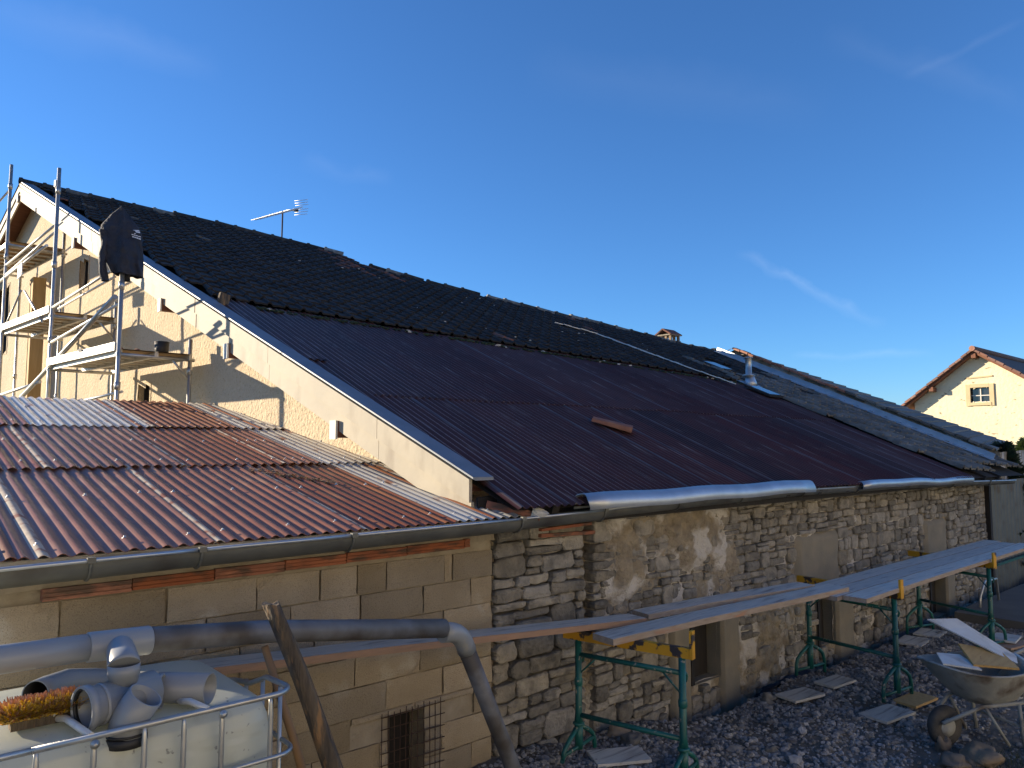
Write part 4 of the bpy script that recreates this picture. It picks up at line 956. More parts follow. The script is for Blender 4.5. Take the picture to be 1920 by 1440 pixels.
def body(a, b):
    v = 112*b; l, r = prof(v); an = 2*math.pi*a
    cx = (l+r)/2; hw = (r-l)/2; x = cx+hw*math.cos(an)
    fold = 1+.16*math.sin(an*5+b*4)*b+.16*math.sin(an*9-b*6)*b+.22*nz(an*3, b*6)
    dep = .17*math.sin(an)*min(1, .14+1.1*b)*fold - .03*math.exp(-((x-2)/4.0)**2)*(1 if math.sin(an) < 0 else 0)
    z = v + 3*math.sin(an+2.4)*b + 1.5*nz(an*2, b*3)*b
    return jp(x*(.96+.05*nz(an*1.5, b*4, 3)), z, dep)
mb = MB(); mb.grid(body, 56, 34); mb.lathe(JT+Vector((0, 0, -.02)), [(.02, -.03), (.028, -.005), (.012, .012)], 10)
part('jacket_body', mb, ['jacket'], jk)
mb = MB()
def slv(a, b):
    an = 2*math.pi*a; v = 44+82*b; cxs = -24+4*b+2*math.sin(b*7); r = 6.5-.8*b+1.2*math.sin(b*16+an*2)*.5; return jp(cxs+r*math.cos(an), v, -.06+PXM*r*math.sin(an))
mb.grid(slv, 16, 26); part('sleeve', mb, ['jacket'], jk)
mb = MB()
def slv2(a, b):
    an = 2*math.pi*a; v = 62+56*b; cxs = 12+2*math.sin(b*5); r = 7+.8*math.sin(b*14+an*2)*.6; return jp(cxs+r*math.cos(an), v, .12+PXM*r*math.sin(an))
mb.grid(slv2, 16, 18); part('sleeve', mb, ['jacket'], jk)
mb = MB()
def front_pt(du, dv):                                    # point just in front of the right breast
    b = dv/112; l, r = prof(dv); c, hw = (l+r)/2, (r-l)/2; an = -math.acos(max(-1, min(1, (du-c)/hw))); fold = 1+.10*math.sin(an*5+b*3)*b+.07*math.sin(an*9-b*5)*b
    return jp(du, dv, .17*math.sin(an)*min(1, .12+1.1*b)*fold-.022)
def pr(pts): mb.quad([front_pt(*p) for p in pts])
pr([(17, 39.5), (26.5, 37.0), (27.5, 39.0), (22, 40.2)]); pr([(21, 40.6), (28, 39.6), (28.3, 42.2), (22, 42.6)]); pr([(19.5, 44.4), (22, 44.2), (22, 45.6), (19.7, 45.7)])
for (x0, x1, y, h) in ((16, 18, 47, 1.4), (18.6, 21, 47.1, 1.4), (21.6, 25, 47.3, 1.4), (25.6, 29.5, 47.5, 1.4), (17, 19.3, 50.2, 2), (19.8, 22.4, 50.4, 2), (23, 26, 50.7, 2), (26.4, 29.6, 51, 2)): pr([(x0, y), (x1, y+.1), (x1, y+h+.1), (x0, y+h)])
part('breast_print', mb, ['white'], jk)
# ================================================================== WATER TANK in its cage
ibc = thing('water_tank', (.82, 3.45, -2.28), 'milky plastic water tank in a galvanised tube cage in front of the block wall', 'tank')
TX0, TX1, TY0, TY1 = .20, 1.42, 2.95, 3.95; TT = -1.0
mb = MB()
def tankp(a, b):                                         # rounded shell swept over angle and profile
    an = 2*math.pi*a; cx, cy = (TX0+TX1)/2, (TY0+TY1)/2; hx, hy = (TX1-TX0)/2-.035, (TY1-TY0)/2-.03
    e = 7.0; c, s = math.cos(an), math.sin(an); k = (abs(c)**e+abs(s)**e)**(-1/e)
    prof_ = [(0.0, -1.012), (.35, -1.008), (.60, -1.012), (.80, -1.024), (.90, -1.038), (.96, -1.065), (.99, -1.11), (1.0, -1.17), (1.0, -1.6), (1.0, -2.0), (.99, -2.10), (.9, -2.14)]
    f = b*(len(prof_)-1); i = min(int(f), len(prof_)-2); t = f-i
    r = prof_[i][0]*(1-t)+prof_[i+1][0]*t; z = prof_[i][1]*(1-t)+prof_[i+1][1]*t
    rib = 0
    if b > .62: rib = .006*math.sin(an*24)*(1-abs(s)**40*0)
    return (cx+(hx*r+rib*.5)*c*k, cy+(hy*r+rib)*s*k, z)
mb.grid(tankp, 128, 66); part('tank', mb, ['tank'], ibc)
def arc_rect(z, r=.09, x0=TX0, x1=TX1, y0=TY0, y1=TY1, dips=True):
    pts = [(x0+.3, y0, z), (x1-r, y0, z)]
    for k in range(1, 7): an = -math.pi/2+math.pi/2*k/6; pts.append((x1-r+r*math.cos(an), y0+r+r*math.sin(an), z))
    if dips: pts += [(x1, y0+.28, z-.01), (x1, y0+.45, z-.075), (x1, y0+.62, z-.10), (x1, y0+.80, z-.14)]
    for k in range(0, 7): an = math.pi/2*k/6; pts.append((x1-r+r*math.cos(an), y1-r+r*math.sin(an), z-(.16 if dips else 0)))
    pts += [(x0+r, y1, z-(.16 if dips else 0)), (x0, y1-r, z), (x0, y0+r, z), (x0+r*.3, y0+r*.3, z), (x0+r, y0, z), (x0+.31, y0, z)]
    return pts
mb = MB(); mb.tube(arc_rect(TT), .0115, 10); part('top_rail', mb, ['galv'], ibc)
for z in (-1.235, -1.47, -1.70, -1.95): mb = MB(); mb.tube(arc_rect(z, dips=False, x0=TX0-.012, x1=TX1+.012, y0=TY0-.017, y1=TY1+.017), .0095, 10); part('cage_rail', mb, ['galv'], ibc)
for x in (.36, .514, .685, .847, .983, 1.123, 1.317):
    mb = MB(); big = x in (.685, 1.123)
    mb.tube([(x, TY0+.002, TT+.004), (x, TY0-.002, TT-.03), (x, TY0-.004, TT-.06), (x, TY0-.004, -2.12)], [.006, .0085, .0105, .0105], 8); part('cage_bar', mb, ['galv'], ibc)
    if big: mb = MB(); mb.lathe((x, TY0-.012, TT-.022), [(.016, 0), (.016, .006), (.009, .008), (.009, .014), (.003, .016)], 12, rot=Matrix.Rotation(math.pi/2, 3, 'X')); part('cage_bolt', mb, ['galv'], ibc)
for y in (3.1, 3.28, 3.46, 3.64, 3.82): mb = MB(); mb.tube([(TX1+.006, y, TT-.02-.15*max(0, (y-3.25)/.6)), (TX1+.006, y, -2.12)], .0095, 8); part('cage_bar', mb, ['galv'], ibc)
for x, y1_ in ((.655, 3.17), (1.05, 3.06)):
    mb = MB(); mb.tube([(x+.02, TY0, TT+.004), (x-.02, y1_-.03, TT+.022), (x-.035, y1_+.02, TT+.012), (x-.02, 3.5, TT+.012), (x, TY1, TT-.15)], .0125, 10); part('cross_tube', mb, ['galvwhite'], ibc)
mb = MB(); mb.tube([(.60, 3.19, TT+.03), (.64, 3.22, TT+.035), (.70, 3.24, TT+.03), (.71, 3.20, TT+.012)], .010, 8); part('cross_tube', mb, ['galvwhite'], ibc)
for x in (.35, .82, 1.3): mb = MB(); mb.box((x, 3.45, -2.20), (.12, 1.0, .14)); part('pallet_block', mb, ['plank'], ibc)
mb = MB(); mb.box((.82, 3.45, -2.125), (1.24, 1.02, .02)); part('pallet_top', mb, ['galv'], ibc)
# ---- pipe fittings and brush on the tank
def fit(name, loc, label, cat): return thing(name, loc, label, cat)
tc_ = onZ(152, 1331, -.940); td = Vector((math.cos(math.radians(15)), math.sin(math.radians(15)), 0))
tee = fit('pipe_tee', tc_, 'big grey plastic pipe tee on the tank with its open mouth to the left', 'pipe fitting')
mb = MB(); mb.pipe([tc_, tc_+td*.03, tc_+td*.035, tc_+td*.27], [.078, .078, .072, .072], .006, 28); mb.pipe([tc_+td*.004, tc_+td*.03], .0805, .003, 28); mb.pipe([tc_+td*.06, tc_+td*.075], .0745, .003, 28); part('tee_body', mb, ['pvc'], tee)
mb = MB(); mb.pipe([tc_+td*.006, tc_+td*.02], .0715, .006, 28); part('seal', mb, ['rubber'], tee)
mb = MB(); mb.lathe(tc_+td*.20, [(.068, 0), (.068, .004)], 24, rot=td.to_track_quat('Z', 'Y').to_matrix()); part('mouth_dark_disc', mb, ['pvcdirty'], tee)  # added dark disc: stops light showing through the open mouth
up0 = tc_+td*.150; mb = MB(); mb.pipe([up0+Vector((0, 0, .05)), up0+Vector((0, 0, .083)), up0+Vector((0, 0, .085)), up0+Vector((0, 0, .125))], [.052, .052, .056, .056], .004, 24); part('branch', mb, ['pvc'], tee)
e0 = onZ(258, 1384, -.975); e0 = Vector((.80, 3.02, -.955)); e0 = onY(237, 1384, 3.025)
elb = fit('pipe_elbow', e0, 'grey plastic pipe elbow standing on the tank behind the rail with its mouth upward', 'pipe fitting')
e1 = onY(243, 1348, 3.035); e2 = onY(274, 1303, 3.0)
mb = MB(); dpt = (e2-e1).normalized(); mb.pipe([e0, e0.lerp(e1, .9), e1.lerp(e2, .15)+Vector((0, 0, .004)), e2], [.067, .067, .066, .063], .005, 26); part('elbow_body', mb, ['pvc'], elb)
mb = MB(); mb.tube([e0+Vector((0, 0, -.02)), e0+Vector((0, 0, .012))], .070, 26); mb.tube([e0+Vector((0, 0, .016)), e0+Vector((0, 0, .024))], .069, 26); part('seal', mb, ['rubber'], elb)
s0 = onZ(394, 1291, -.955); s1 = s0+Vector((-.70, .71, .0))*.24
st = fit('pipe_stub', s1, 'short straight grey plastic pipe lying on the tank with open end right', 'pipe')
mb = MB(); mb.pipe([s1-(s0-s1)*.5, s1, s0], .058, .004, 26); part('pipe_body', mb, ['pvc'], st)
c0 = onZ(305, 1296, -.948); c1 = c0+Vector((-.86, .50, 0))*.16
cp = fit('pipe_coupling', c0, 'grey plastic coupling lying between the elbow and the short straight pipe', 'pipe fitting')
mb = MB(); mb.pipe([c1, c0-(c0-c1)*.15, c0-(c0-c1)*.1, c0], [.060, .060, .064, .064], .005, 26); part('coupling_body', mb, ['pvc'], cp)
bpts = [onY(66, 1302, 3.50), onY(88, 1292, 3.56), onY(125, 1279, 3.62), onY(175, 1277, 3.66), onY(230, 1280, 3.7)]
bend = fit('pipe_bend', bpts[0], 'dark grey plastic pipe bend lying at the back of the tank behind the brush', 'pipe fitting')
mb = MB(); mb.pipe(bpts, .053, .004, 22, mi=1); part('bend_body', mb, ['pvc', 'rubber'], bend)
# brush head
b0, b1 = onZ(5, 1356, -.975), onZ(146, 1328, -.975)
br = thing('broom_head', (b0+b1)/2, 'broom head with yellow and tan bristles lying bristles up on the tank', 'broom')
bd_ = (b1-b0).normalized(); bs = Vector((-bd_.y, bd_.x, 0)); mb = MB(); mb.beam(b0+bd_*.02+Vector((0, 0, -.012)), b1+Vector((0, 0, -.012)), .07, .03); part('broom_wood', mb, ['oldpost'], br)
q = random.Random(4); mt_, my_ = MB(), MB()
for i in range(2600):
    t = q.random(); s_ = q.uniform(-1, 1); p = b0.lerp(b1, t)+bs*s_*.030+Vector((0, 0, .0)); 
    yellow = s_ < -.15 and q.random() < .75
    d = Vector((0, 0, 1))*q.uniform(.5, 1)+bs*(s_*1.0+q.gauss(0, .25))+bd_*(q.gauss(0, .25)-.7*sstep(.12, 0, t)); d.normalize(); ln = q.uniform(.060, .088)
    w_ = bd_*.0032; tgt = my_ if yellow else mt_; e = p+d*ln*.6; e2_ = p+d*ln+Vector((0, 0, -.006))+bs*s_*.008
    tgt.quad([p-w_, p+w_, e+w_, e-w_]); tgt.quad([e-w_, e+w_, e2_+w_*.5, e2_-w_*.5])
for mm, k_ in ((mt_, 'bristle_tan'), (my_, 'bristle_yellow')): o = part('bristles', mm, [k_], br); o['kind'] = 'stuff'
# ---- long drain pipe
dp = thing('drain_pipe', (2.0, 3.4, -.9), 'long dark grey plastic drain pipe passing over the tank and bending down to the ground', 'pipe')
PA, PB, PC, PD_, PE, PF_ = onY(-120, 1252, 3.30), onY(0, 1237, 3.32), onY(165, 1214, 3.34), onY(278, 1200, 3.36), onY(500, 1184, 3.42), onY(832, 1178, 3.50)
mb = MB(); mb.tube([PA, PB, PC], .052, 22); part('pipe_run', mb, ['pvc'], dp)
mb = MB(); mb.tube([PC-(PD_-PC)*.02, PC, PD_, PD_+(PD_-PC)*.02], [.054, .0575, .0575, .055], 22); part('branch_sleeve', mb, ['pvc'], dp)
mb = MB(); mb.tube([PD_, PE, PF_], .0515, 22); part('pipe_run', mb, ['pvcdirty'], dp)
PG = onY(962, 1440, 3.72); PG2 = PF_+(PG-PF_)*1.0; end = PG+(PG-onY(870, 1210, 3.55)).normalized()*.45
k0 = PF_+(PF_-PE).normalized()*.02; corner = onY(862, 1185, 3.53); dn = (PG-corner).normalized(); inn_ = (PF_-PE).normalized(); bendp = []
for i in range(9):
    t = i/8; a = corner-inn_*.085; b = corner+dn*.085; bendp.append(a*(1-t)**2+corner*2*t*(1-t)+b*t*t)
mb = MB(); mb.tube([bendp[0]-inn_*.05]+bendp+[bendp[-1]+dn*.06], .0565, 22); part('pipe_elbow', mb, ['pvc'], dp)
mb = MB(); mb.tube([bendp[-1], PG, end], .0505, 22); part('pipe_run', mb, ['pvcdirty'], dp)
ep = up0+Vector((0, 0, .115)); tp = onY(224, 1212, 3.345); mb = MB(); hz = Vector((tp.x-ep.x, tp.y-ep.y, 0)); zt_ = tp.z-ep.z; pth = [ep]
for i in range(1, 9): an = math.pi/2*i/8; pth.append(ep+hz*(1-math.cos(an))+Vector((0, 0, zt_*math.sin(an))))
mb.tube(pth, [.057, .0565, .056, .055, .054, .053, .052, .051, .050], 24); part('branch_elbow', mb, ['pvc'], dp)
# ---- leaning post, tool handle
pt, pb = onY(510, 1132, 3.14), onY(640, 1478, 3.14); pb = pt+(pb-pt)*2.05
q = random.Random(2); mb = MB(); n = 26; seg = 14
for j in range(n+1):
    t = j/n; c = pt.lerp(pb, t)+Vector((.012*math.sin(t*9), .01*math.sin(t*7+1), 0)); r = .037+.016*t
    for i in range(seg):
        an = 2*math.pi*i/seg; k = 1+.15*nz(math.cos(an)*1.6, math.sin(an)*1.6, t*2.2)+.10*math.sin(an*3+t*3)+(-.32*math.exp(-((an-4.3-.5*t)/.22)**2)*sstep(.0, .12, t) if t < .75 else 0)
        mb.v.append(tuple(c+Vector((math.cos(an)*r*k, math.sin(an)*r*k, .0 if j else q.uniform(-.007, .007)))))
for j in range(n):
    for i in range(seg): k = (i+1) % seg; mb.f.append((j*seg+i, (j+1)*seg+i, (j+1)*seg+k, j*seg+k)); mb.m.append(0); mb.sm.append(True)
mb.v.append(tuple(pt+Vector((0, 0, -.006)))); ci = len(mb.v)-1
for i in range(seg): mb.f.append((i, (i+1) % seg, ci)); mb.m.append(0); mb.sm.append(False)
solo('wooden_post', mb, ['oldpost'], tuple(pb), 'dark weathered split wooden post leaning beside the water tank', 'post')
h0, h1 = onY(496, 1212, 3.42), onY(562, 1440, 3.30); h1 = h0+(h1-h0)*1.62; mb = MB(); mb.tube([h0, h0.lerp(h1, .5)+Vector((.01, 0, 0)), h1], [.017, .019, .022], 10)
solo('wooden_stick', mb, ['handle'], tuple(h1), 'thin brown round wooden stick leaning behind the weathered post', 'stick')
# ================================================================== PLANKS
q = random.Random(6)
def plank(A, B, wd, th, label, group='scaffold planks in front of the stone wall', side=1, tw=0.0):
    """A,B: near (camera side) top edge ends; the board extends away from the camera"""
    A, B = Vector(A), Vector(B); d = (B-A).normalized(); n = Vector((-d.y, d.x, 0)).normalized(); upv = d.cross(n); upv = upv if upv.z > 0 else -upv
    n_ = 16; mb = MB(); rows = []
    for i in range(n_+1):
        t = i/n_; c = A.lerp(B, t)+upv*(.004*math.sin(t*5+wd*30)); e = .003
        a0 = c+upv*(.002*nz(t*7, 1)); rows.append([a0-upv*th, a0-upv*e, a0+n*e, a0+n*(wd-e)+upv*tw*t, a0+n*wd-upv*e, a0+n*wd-upv*th])
    for r0, r1 in zip(rows, rows[1:]):
        for k in range(6): kk = (k+1) % 6; mb.quad([r0[k], r1[k], r1[kk], r0[kk]], 0 if k in (2,) else 1)
    mb.quad(rows[0][::-1], 1); mb.quad(rows[-1], 1)
    return solo('plank', mb, ['plank', 'plank_side' if 'lowest' in label else 'plank_edge'], tuple((A+B)/2), label, 'plank', group)
PZ = -1.345
plank(onY(318, 1262, 4.06), onZ(1213, 1158, PZ+.012), .20, .042, 'lowest brown plank reaching from behind the tank to the nearest green trestle')
plank(onZ(1150, 1199, PZ), onZ(1592, 1100, PZ+.045), .215, .045, 'front plank between the nearest and middle trestles, end lapping over the next deck')
plank(onZ(1216, 1152, PZ+.002), onZ(1528, 1096, PZ+.045), .20, .040, 'rear plank between the nearest and middle trestles, partly hidden by the front one')
a, b = onZ(1625, 1123, PZ), onZ(1920, 1027.5, PZ); b = a+(b-a)*1.12; d = (b-a).normalized(); n = Vector((-d.y, d.x, 0))
for k, lab in enumerate(('nearest plank of the far deck, over the middle and far trestles', 'middle plank of the far deck, over the middle and far trestles', 'wall-side plank of the far deck, over the middle and far trestles')):
    plank(a+n*.215*k-d*(.0, .10, .03)[k], b+n*.215*k+d*(.02, -.08, .05)[k], .207, .040, lab)
# ================================================================== TRESTLES
def trestle(rear, front, label, top):
    """rear,front: plan positions of the two posts; standing on the ground"""
    rx, ry = rear; fx, fy = front; gr = min(gz(rx, ry), gz(fx, fy))+.035
    t = thing('trestle', ((rx+fx)/2, (ry+fy)/2, gr), label, 'trestle', 'green adjustable builders trestles')
    bd = Vector((fx-rx, fy-ry, 0)).normalized(); sd = Vector((-bd.y, bd.x, 0))
    for k, (x, y) in enumerate((rear, front)):
        g = gz(x, y)+.035; P = Vector((x, y, 0))
        mb = MB(); mb.tube([P+Vector((0, 0, g+.06)), P+Vector((0, 0, -2.06))], .031, 12); mb.tube([P+Vector((0, 0, -2.06)), P+Vector((0, 0, -1.98)), P+Vector((0, 0, top-.06))], [.034, .026, .0245], 12); part('post', mb, ['green'], t)
        mb = MB(); mb.lathe(P+Vector((0, 0, -1.79)), [(.025, 0), (.032, .01), (.032, .05), (.025, .06)], 12); part('collar', mb, ['green'], t)
        mb = MB(); mb.lathe(P+Vector((0, 0, -2.075)), [(.031, 0), (.044, .006), (.044, .02), (.031, .026)], 14); part('collar', mb, ['green'], t)
        mb = MB(); mb.tube([P+sd*.02+Vector((0, 0, -1.58)), P+sd*.065+Vector((0, 0, -1.575)), P+sd*.085+Vector((0, 0, -1.60)), P+sd*.06+Vector((0, 0, -1.63))], .010, 8); part('locking_hook', mb, ['green'], t)
        for s_ in (-1, 1):
            mb = MB(); e = P+sd*s_*.24; gg = gz(e.x, e.y)+.045
            mb.tube([P+sd*s_*.028+Vector((0, 0, -2.085)), P+sd*s_*.15+Vector((0, 0, -2.15)), P+sd*s_*.215+Vector((0, 0, -2.20)), P+sd*s_*.235+Vector((0, 0, -2.26)), e+Vector((0, 0, gg))], .0175, 10); part('foot_tube', mb, ['green'], t)
        mb = MB(); mb.tube([P+sd*-.232+Vector((0, 0, g+.075)), P+sd*.232+Vector((0, 0, g+.075))], .014, 8); part('foot_brace', mb, ['green'], t)
    R, Fv = Vector((rx, ry, 0)), Vector((fx, fy, 0))
    for z, r in ((top-.17, .018), (-2.00, .018)): mb = MB(); mb.tube([R+Vector((0, 0, z)), Fv+Vector((0, 0, z))], r, 10); part('cross_tube', mb, ['green'], t)
    for P, s_ in ((R, 1), (Fv, -1)): mb = MB(); mb.tube([P+bd*s_*.16+Vector((0, 0, top-.17)), P+Vector((0, 0, top-.32))], .007, 6); part('corner_brace', mb, ['green'], t)
    mb = MB(); mb.beam(R-bd*.12+Vector((0, 0, top-.03)), Fv+bd*.06+Vector((0, 0, top-.03)), .045, .07); part('top_beam', mb, ['yellow'], t)
    mb = MB(); mb.box(Fv+bd*.075+Vector((0, 0, top+.03)), (.05, .022, .19), Matrix.Rotation(math.atan2(bd.y, bd.x)-math.pi/2, 3, 'Z')); part('end_stop', mb, ['yellow'], t)
    return t
trestle((4.18, 3.98), (4.37, 3.18), 'nearest green trestle with peeling yellow top beam, beside the grey drain pipe', PZ-.045)
trestle((7.66, 3.95), (7.53, 3.03), 'middle green trestle standing on board pads in the gravel between two wall openings', PZ-.045)
trestle((10.55, 3.93), (10.24, 3.02), 'farthest green trestle near the corrugated metal fence', PZ-.045)
def pad(u, v, w_, d_, rz, label, lift=0.0, mat='plank', tilt=0.0):
    p = onZ(u, v, -2.42); p = onZ(u, v, gz(p.x, p.y)+.03+lift); mb = MB(); mb.box((p.x, p.y, p.z), (w_, d_, .022), Matrix.Rotation(rz, 3, 'Z') @ Matrix.Rotation(tilt, 3, 'X'))
    return solo('board_pad', mb, [mat], tuple(p), label, 'board', 'board pads under the trestle feet')
pad(1160, 1418, .42, .26, -.5, 'grey board under the wall-side feet of the nearest trestle')
pad(1500, 1303, .42, .24, -.2, 'brown board under the left wall-side foot of the middle trestle'); pad(1566, 1278, .40, .22, -.1, 'board under the right wall-side foot of the middle trestle')
pad(1664, 1338, .46, .26, -.15, 'long grey board under the left front foot of the middle trestle'); pad(1716, 1312, .42, .22, -.1, 'thick pale board under the right front foot of the middle trestle', .02, 'timber')
pad(1712, 1202, .45, .3, .1, 'board under the left wall-side foot of the farthest trestle'); pad(1744, 1187, .40, .3, .1, 'board under the right wall-side foot of the farthest trestle')
pad(1862, 1221, .75, .22, .05, 'long grey board under the left front foot of the farthest trestle'); pad(1893, 1208, .46, .26, -.2, 'brown board stacked below the white one by the farthest trestle', .035, 'plank_side'); pad(1886, 1196, .40, .26, .1, 'whitish board topmost under the right front foot of the farthest trestle', .065, 'whiteplastic')
# ================================================================== WHEELBARROW and its load
WB = Vector((7.16, 2.20, -2.42)); wa = Vector((math.cos(-.42), math.sin(-.42), 0)); wbv = Vector((-wa.y, wa.x, 0)); zz_ = Vector((0, 0, 1))
def W(a, b, z): return WB+wa*a+wbv*b+zz_*z
wbt = thing('wheelbarrow', WB, 'mortar caked wheelbarrow loaded with board offcuts on the gravel at the right', 'wheelbarrow')
mb = MB(); NW, NR = 40, 9
def tray(a, b, inner=0.0):
    an = 2*math.pi*a; c, s = math.cos(an), math.sin(an); e = 2.6; k = (abs(c)**e+abs(s)**e)**(-1/e)
    top_l, top_w, bot_l, bot_w = .46-inner, .33-inner, .20-inner, .17-inner
    t = b; l = bot_l+(top_l-bot_l)*t**.8; w_ = bot_w+(top_w-bot_w)*t**.75
    off = .02 - .07*t; z = .33+.27*t + .06*t*max(0, -c)**2 + .02*t*max(0, c)
    return W(off+l*c*k, w_*s*k, z+(.006 if inner else 0))
mb.grid(lambda a, b: tray(a, b), NW, NR, flip=True); mb.grid(lambda a, b: tray(a, b, .006), NW, NR)
mb.quad([tray(i/NW, 0) for i in range(NW)]); mb.quad([tray(i/NW, 0, .006) for i in range(NW)][::-1])
part('tray', mb, ['barrow'], wbt)
mb = MB(); mb.tube([tray(i/NW, 1) for i in range(NW+1)], .010, 8); part('tray_rim', mb, ['barrow'], wbt)
for s_ in (-1, 1):
    mb = MB(); mb.tube([W(-.50, s_*.06, .20), W(-.2, s_*.16, .33), W(.16, s_*.22, .345), W(.40, s_*.24, .50), W(.95, s_*.28, .62)], .016, 8); part('handle_tube', mb, ['barrow'], wbt)
    mb = MB(); mb.tube([W(.12, s_*.22, .34), W(.16, s_*.22, .0)], .016, 8); mb.tube([W(.14, s_*.22, .15), W(.70, s_*.22, .20)], .013, 8); mb.tube([W(-.18, s_*.17, .33), W(.02, s_*.20, .02), ], .013, 8); part('leg', mb, ['barrow'], wbt)
mb = MB(); mb.tube([W(.14, -.22, .16), W(.14, .22, .16)], .012, 8); part('leg_brace', mb, ['barrow'], wbt)
rotw = Matrix((wa, zz_, wbv)).transposed()
mb = MB(); mb.lathe(W(-.42, 0, .155), [(.09, -.04), (.14, -.04), (.156, -.022), (.159, 0), (.156, .022), (.14, .04), (.09, .04)], 22, rot=rotw); wh = part('wheel', mb, ['tyre'], wbt)
w0 = Vector(wh.location)+WB; mb = MB(); mb.lathe(W(-.42, 0, .155), [(.02, -.06), (.10, -.03), (.10, .03), (.02, .06)], 16, rot=rotw); put('rim', mb.mesh('rim', ['barrow'], tuple(w0)), wh)
def load(name, pts4, th, mat, label, cat):
    mb = MB(); P = [Vector(p)-zz_*.05 for p in pts4]; n = (P[1]-P[0]).cross(P[2]-P[0]).normalized(); n = n if n.z > 0 else -n
    top_ = [p+n*th for p in P]; mb.quad(P[::-1]); mb.quad(top_)
    for i in range(len(P)): k = (i+1) % len(P); mb.quad([P[i], P[k], top_[k], top_[i]])
    return solo(name, mb, [mat], tuple(P[0]), label, cat)
RZ = .60
load('board_offcut', [W(-.12, .42, .93), W(.15, .36, .93), W(.36, -.02, .69), W(.22, -.14, .67)], .014, 'whiteplastic', 'white marked board leaning up out of the wheelbarrow', 'board')
load('plywood_piece', [W(-.20, -.10, .68), W(-.02, .20, .76), W(.24, .02, .72), W(.12, -.24, .66)], .018, 'ply', 'yellow plywood offcut lying on top of the wheelbarrow load', 'plywood')
load('board_offcut', [W(-.46, -.05, .70), W(-.30, .16, .72), W(-.10, .12, .70), W(-.18, -.16, .66)], .012, 'whiteplastic', 'small white board scrap at the nose of the wheelbarrow', 'board')
load('board_offcut', [W(.16, .30, .78), W(.26, .32, .82), W(.32, .12, .74), W(.22, .08, .72)], .02, 'timber', 'small yellow wooden offcut beside the white bucket', 'board')
bk_c = onY(1912, 1268, 2.02); bk_r = (Matrix.Rotation(.65, 3, 'X') @ Matrix.Rotation(.5, 3, 'Y'))
mb = MB(); mb.lathe(bk_c, [(.115, -.12), (.135, .10), (.142, .10), (.142, .12), (.128, .12), (.108, -.11)], 22, rot=bk_r); o = thing('plastic_bucket', bk_c, 'dusty white plastic bucket lying tilted on the wheelbarrow load', 'bucket'); part('bucket_body', mb, ['whiteplastic'], o)
# ================================================================== GROUND COVER
def stones_stuff(name, n, reg, sz, mat, seed, amp=.35, dens=None):
    q = random.Random(seed); protos = []
    for i in range(14):
        p = MB(); p.rock((0, 0, 0), 1.0, seed*100+i, 0, (1.1, .85, .62), 6, 4, amp); protos.append((np.array(p.v), p.f))
    V, Fc = [], []; b = 0
    while n > 0:
        x, y = q.uniform(reg[0], reg[1]), q.uniform(reg[2], reg[3])
        if dens and q.random() > dens(x, y): n -= .35; continue
        r = sz*math.exp(q.gauss(0, .38)); v, f = protos[q.randrange(14)]; c, s = math.cos(q.uniform(0, 6.28)), math.sin(q.uniform(0, 6.28))
        R = np.array(Matrix.Rotation(q.uniform(0, 6.28), 3, 'Z') @ Matrix.Rotation(q.uniform(-.7, .7), 3, 'X')); vv = v @ R.T * r + np.array((x, y, gz(x, y)+r*.22)); V.append(vv); Fc += [tuple(b+t for t in ff) for ff in f]; b += len(v); n -= 1
    me = bpy.data.meshes.new(name); me.from_pydata(np.vstack(V).tolist(), [], Fc); me.materials.append(MT[mat]); me.update(); o = put(name, me); o['kind'] = 'stuff'; return o
def dg(x, y): return (1-.85*sstep(2.75, 2.2, y)*sstep(5.5, 6.5, x))*(.35+.65*sstep(-.25, .15, nz(x*.8, y*.8, 6))) 
stones_stuff('gravel', 24000, (3.4, 12.5, 1.8, 4.3), .0125, 'gravel', 3, dens=dg)
stones_stuff('coarse_gravel', 2800, (4.3, 11.2, 2.6, 4.1), .019, 'gravel', 4, dens=lambda x, y: math.exp(-((y-3.35)/.5)**2))
q = random.Random(12); mb = MB()
for i in range(2600):
    cx, cy = q.choice([(6.4, 1.75), (6.75, 1.9), (5.9, 2.05), (6.1, 1.6), (4.4, 2.0)]); x, y = q.gauss(cx, .22), q.gauss(cy, .16); z = gz(x, y)-.01; h = q.uniform(.02, .075); a = q.uniform(0, 6.28)
    d = Vector((math.cos(a), math.sin(a), 0)); t = Vector((q.uniform(-1, 1), q.uniform(-1, 1), 0))*h*.6; mb.quad([Vector((x, y, z))-d*.003, Vector((x, y, z))+d*.003, Vector((x, y, z+h))+t])
struct('grass_tufts', mb, ['moss'], 'stuff')
for i, (u, v, r, sq, lab) in enumerate(((1768, 1402, .085, (.7, .6, 1.2), 'upright brownish stone at the edge of the muddy ground'), (1842, 1420, .13, (1.5, 1, .6), 'large muddy stone lying below the wheelbarrow'), (1790, 1432, .10, (1.2, .9, .6), 'flat brown stone in the mud at the bottom edge'), (1445, 1408, .05, (1.1, .9, .8), 'pale grey cobble on the gravel in front of the middle trestle'), (1440, 1312, .075, (1.1, .9, .8), 'round grey cobble beside the dimpled membrane'), (1160, 1372, .085, (1.2, .9, .8), 'brown stone lying at the foot of the stone wall'), (1185, 1390, .08, (1.2, .9, .7), 'grey stone lying by the nearest trestle feet'))):
    p = onZ(u, v, -2.42); p = onZ(u, v, gz(p.x, p.y)+.02); mb = MB(); mb.rock(p, r, 300+i, 0, sq, 22, 16, .42, sm=True); solo('loose_stone', mb, ['rock' if i in (0, 1, 2, 5) else 'rock2'], tuple(p), lab, 'stone')
